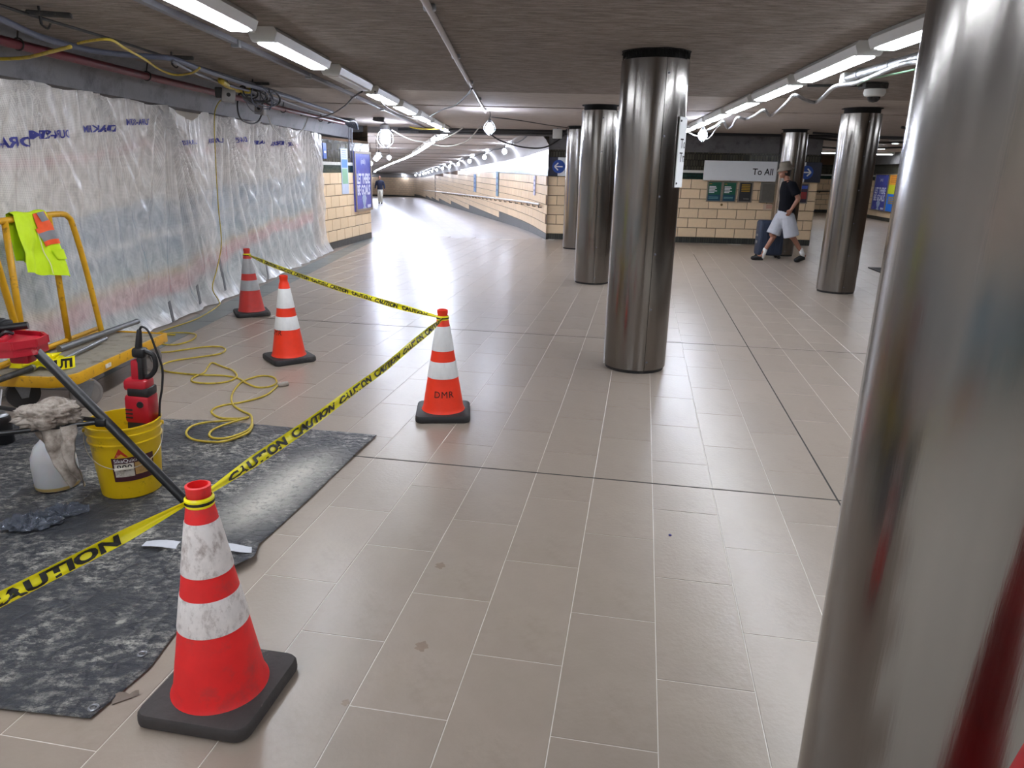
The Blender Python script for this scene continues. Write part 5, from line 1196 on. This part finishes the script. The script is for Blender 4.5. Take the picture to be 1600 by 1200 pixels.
# cables along the left ceiling
thin = cz([(-60, -15), (0, 8), (70, 30), (170, 60), (270, 92), (330, 110), (400, 132), (470, 155)], 2.42)
cable('cable', 'thin black cable along the far left ceiling', thin, .010, blk_cord)
cable('cable', 'sagging blue grey hose above the red pipe', cz([(-50, 10), (0, 29), (70, 60), (150, 80), (230, 88), (270, 92), (312, 107), (380, 130), (460, 155), (520, 175)], 2.385), .021, hose_m)
cable('cable', 'second grey cable following the blue grey hose', cz([(270, 96), (310, 116), (360, 134), (420, 150), (480, 170), (545, 190)], 2.36), .014, greyp_m)
cable('cable', 'yellow cable looped under the red pipe at picture edge', cz([(-30, 92), (0, 92), (40, 90), (75, 82), (110, 73)], 2.27), .012, yel_cord)
cable('cable', 'yellow cable sagging between two ceiling hooks', cz([(122, 68), (140, 64), (172, 62), (196, 76), (225, 92), (252, 110), (275, 117), (300, 114), (312, 106)], 2.33), .009, yel_cord)
cable('cable', 'bundle of yellow cable beside the first junction box', cz([(345, 126), (358, 135), (375, 141), (392, 142)], 2.36), .03, yel_cord)
for i, (px, py, lb) in enumerate(((62, 21, 'black cable hanger at the far left ceiling'), (268, 89, 'black cable hanger midway along the left ceiling'), (395, 130, 'black cable hanger above the cable tangle'))):
    p = fl(px, py, 2.43); t = thing('cable_hanger', lb, 'hanger', p, .3); MB().rbox((.05, 0, 0), (.24, .04, .03), .008).build('bar', black_m, t); MB().cyl((0, 0, -.06), (0, 0, .04), .008).build('hook', black_m, t); MB().tube([(0, 0, -.06), (.03, 0, -.08), (.05, 0, -.05)], .006, 6, 4).build('hook_tip', black_m, t)
box_m = mat('junction_box', (150, 148, 148), rough=.45, metal=.3)
for i, (px, py, rr, lb) in enumerate(((357, 150, .4, 'square grey junction box feeding the yellow hanging cord'), (407, 171, -.2, 'larger grey junction box dangling under the cable tangle'), (592, 183, .1, 'dark speaker box mounted near the caged floodlight'))):
    p = fl(px, py, 2.26) if i < 2 else aty(px, py, 14.0); t = thing('junction_box', lb, 'box', p, rr)
    MB().rbox((0, 0, 0), (.13, .07, .13) if i < 2 else (.2, .14, .16), .008, tilt=Matrix.Rotation(.15, 3, 'Y')).build('case', box_m if i < 2 else black_m, t, smooth=True)
    MB().lathe([(.02, 0), (.02, .01)], 12, (0, -.036 if i < 2 else -.07, .01), axis=(0, -1, 0)).build('knockout', ink_m, t); MB().cyl((0, 0, .06), (0, .03, 2.47-p.z), .007).build('rod', greyp_m, t)
    if i == 0: MB().rbox((-.09, .02, .03), (.07, .06, .10), .01).build('socket', black_m, t)
# the tangle: one bundle of loops
tg = thing('cable_tangle', 'tangle of grey and black cables hanging from the ceiling', 'cable')
rnd = random.Random(11); c0 = fl(405, 150, 2.33)
for k in range(16):
    a = rnd.uniform(0, 6.28); R1, R2 = rnd.uniform(.06, .22), rnd.uniform(.05, .16); off = Vector((rnd.uniform(-.12, .15), rnd.uniform(-.25, .35), rnd.uniform(-.08, .05)))
    pts = [c0+off+Vector((R1*cos(a+j*.7)*.6, R1*cos(a+j*.7+.5), R2*sin(a+j*.7)*.8)) for j in range(8)]
    MB().tube(pts, rnd.choice((.006, .008, .011)), 6, 5).build('loop', rnd.choice((blk_cord, greyp_m, wht_cord, hose_m, hose_m)), tg, smooth='all')
cable('cable', 'dark loop of cable drooping over the sheeting top', [atx(x, y, -3.42) for x, y in ((374, 145), (371, 165), (376, 185), (392, 193), (404, 189), (410, 176))], .010, blk_cord)
cable('cable', 'thin pale cable drooping between box and sheeting corner', [atx(x, y, -3.40) for x, y in ((418, 180), (428, 202), (445, 215), (462, 213), (476, 198), (484, 172))], .007, wht_cord)
# torn-open trunking with dark hoses over the short block wall
du = thing('hose_bundle', 'bundle of dark hoses bulging over the short block wall', 'hose')
for k in range(6):
    P = [aty(490+2*k, 208-2*k, 13.9+.1*k), aty(502+3*k, 196-2.2*k, 14.1+.1*k), aty(518+3*k, 188-1.5*k, 14.3), aty(536+2*k, 188-.8*k, 14.6), aty(546+k, 196+k, 15.0)]
    MB().tube([Vector((p.x+.02*k, p.y, min(p.z, 2.42))) for p in P], .035-.002*k, 8, 6).build('hose', mat('hose_navy', (28, 34, 50), rough=.4), du, smooth='all')
for i, (px, lb) in enumerate(((543, 'left thin conduit down the short block wall'), (547.5, 'right thin conduit down the short block wall'))):
    s_, _ = WL.hit(px, 240); a = WL.P(s_, 1.95, .05); t = thing('conduit', lb, 'conduit', a)
    MB().tube([(0, 0, -.55 if i else -.2), (0, 0, .3), (.05, -.05, .5)], .011, 8, 5).build('tube', greyp_m, t, smooth='all'); MB().box((0, .01, .1), (.05, .03, .02)).build('clip', alu_m, t)
# cables crossing by the tunnel mouth
cable('cable', 'black cable dropping from unlit strip light to the sheeting', cz([(566, 143), (552, 152), (538, 166), (518, 178), (495, 184), (470, 180)], 2.33), .009, blk_cord)
cable('cable', 'black cable curving from unlit strip light over the tunnel', cz([(586, 143), (592, 155), (605, 168), (628, 180), (652, 187)], 2.36), .008, blk_cord)
cable('cable', 'black cable rising to the middle conduit from left lights', cz([(672, 182), (690, 172), (712, 164), (728, 150), (738, 138)], 2.40), .010, blk_cord)
cable('cable', 'pale cable swagged across the tunnel mouth', [aty(x, y, 15.6) for x, y in ((612, 203), (628, 212), (645, 219), (665, 222), (688, 219), (708, 210), (724, 199))], .014, wht_cord)
cable('cable', 'second pale cable swagged lower right of the tunnel mouth', [aty(x, y, 15.8) for x, y in ((676, 226), (695, 229), (716, 226), (735, 216), (755, 190))], .012, wht_cord)
cable('cable', 'yellow cable crossing the ceiling by the tunnel', [aty(x, y, 15.0) for x, y in ((640, 198), (652, 201), (672, 202), (694, 201))], .011, yel_cord)
cable('pipe', 'black pipe across the ceiling before the block wall', [(-2.6, 16.4, 2.38), (0, 16.4, 2.40), (2., 16.4, 2.41), (6.9, 16.2, 2.41), (11, 16.1, 2.41)], .032, blk_cord, 3, 'pipe')
cable('pipe', 'second thinner black pipe behind the ceiling pipe', [(-2.2, 16.75, 2.35), (0, 16.75, 2.37), (1.6, 16.7, 2.36)], .022, blk_cord, 3, 'pipe')
cable('cable', 'black cable sagging before the left arrow sign', [aty(x, y, 16.2) for x, y in ((752, 196), (775, 216), (800, 226), (826, 231), (852, 230), (876, 216), (886, 202))], .016, blk_cord)
cable('cable', 'thin cable from middle bulb to the pillar tops', [aty(x, y, a) for x, y, a in ((768, 183, 12), (810, 188, 13), (860, 196, 14.5), (890, 200, 15.2))], .008, blk_cord)
p = aty(871, 209, 16.2); t = thing('junction_box', 'white junction box on the ceiling pipe beside the pillars', 'box', p); MB().rbox((0, 0, 0), (.2, .1, .2), .01).build('case', white_m, t, smooth=True); MB().cyl((0, .0, .1), (0, .0, 2.47-p.z), .012).build('rod', greyp_m, t)
# wiring under the right light row
rc_ = thing('conduit', 'foil wrapped conduit under the right light row', 'conduit')
MB().tube([(2.70, 1.0, 2.38), (2.68, 4.2, 2.38), (2.70, 5.2, 2.38), (2.72, 6.35, 2.38)], .036, 12, 4).build('tube', foil_m, rc_, smooth='all')
for y in (4.4, 5.0, 5.6, 6.1): torus((2.70, y, 2.38), .038, .005, (0, 1, 0)).build('tie', alu_m, rc_)
MB().rbox((2.73, 6.4, 2.37), (.1, .08, .1), .01).build('end_box', white_m, rc_)
wv_ = cz([(1462, 96), (1430, 97), (1408, 101), (1385, 110), (1362, 120), (1335, 130), (1312, 133), (1300, 138), (1286, 152), (1274, 160), (1258, 156), (1242, 149), (1232, 158), (1215, 174), (1203, 181), (1194, 172), (1180, 180), (1165, 186), (1152, 184), (1144, 197), (1136, 200), (1130, 190), (1118, 197), (1106, 203)], 2.31)
cable('cable', 'foil wrapped wavy cable hanging below the right lights', wv_, .018, foil_m, 5)
cable('cable', 'thin green white cable beneath the foil wrapped conduit', cz([(1432, 108), (1405, 114), (1380, 119), (1355, 124), (1340, 133)], 2.30), .007, mat('green_white_cord', (150, 190, 160), rough=.5), 4)
cable('cable', 'pale cable drooping at the far end bulb', cz([(1075, 207), (1090, 213), (1106, 217), (1118, 203), (1124, 196)], 2.2), .010, wht_cord, 5)
# dome camera
p = fl(1367, 141, 2.40); t = thing('security_camera', 'white dome security camera on the ceiling near right lights', 'camera', p)
MB().rbox((-.02, 0, .035), (.22, .16, .05), .008).build('mount_box', black_m, t); MB().lathe([(.06, .012), (.095, .008), (.1, -.025), (.088, -.05), (.066, -.06)], 28).build('housing', white_m, t, smooth=True)
MB().lathe([(.06, -.055), (.055, -.085), (.035, -.105), (.0, -.112)], 24, cap=False).build('dome', mat('dome_glass', (20, 20, 24), rough=.08), t, smooth=True)
MB().cyl((-.12, 0, .04), (-.6, .15, .045), .012).build('cable_arm', black_m, t)
# wiring over the right passage
for i, P in enumerate((((5.9, 15.6, 2.36), (7.5, 16, 2.30), (9.5, 16.4, 2.36), (11.5, 16.6, 2.33)), ((5.8, 14.8, 2.40), (7.4, 15, 2.36), (9.4, 15.2, 2.39), (11, 15.3, 2.36)), ((6.8, 19, 2.34), (8.6, 19.3, 2.28), (10.5, 19.4, 2.36), (12.4, 19.6, 2.30)), ((6.4, 12.6, 2.40), (7.1, 12.8, 2.32), (7.7, 12.8, 2.41), (8.4, 13.1, 2.32)))):
    cable('cable', ['sagging black cable just past the walking man', 'straight black cable over the freestanding pillar', 'lower black cable in the far right passage', 'wavy black cable right of the freestanding pillar'][i], P, .022, blk_cord, 6)
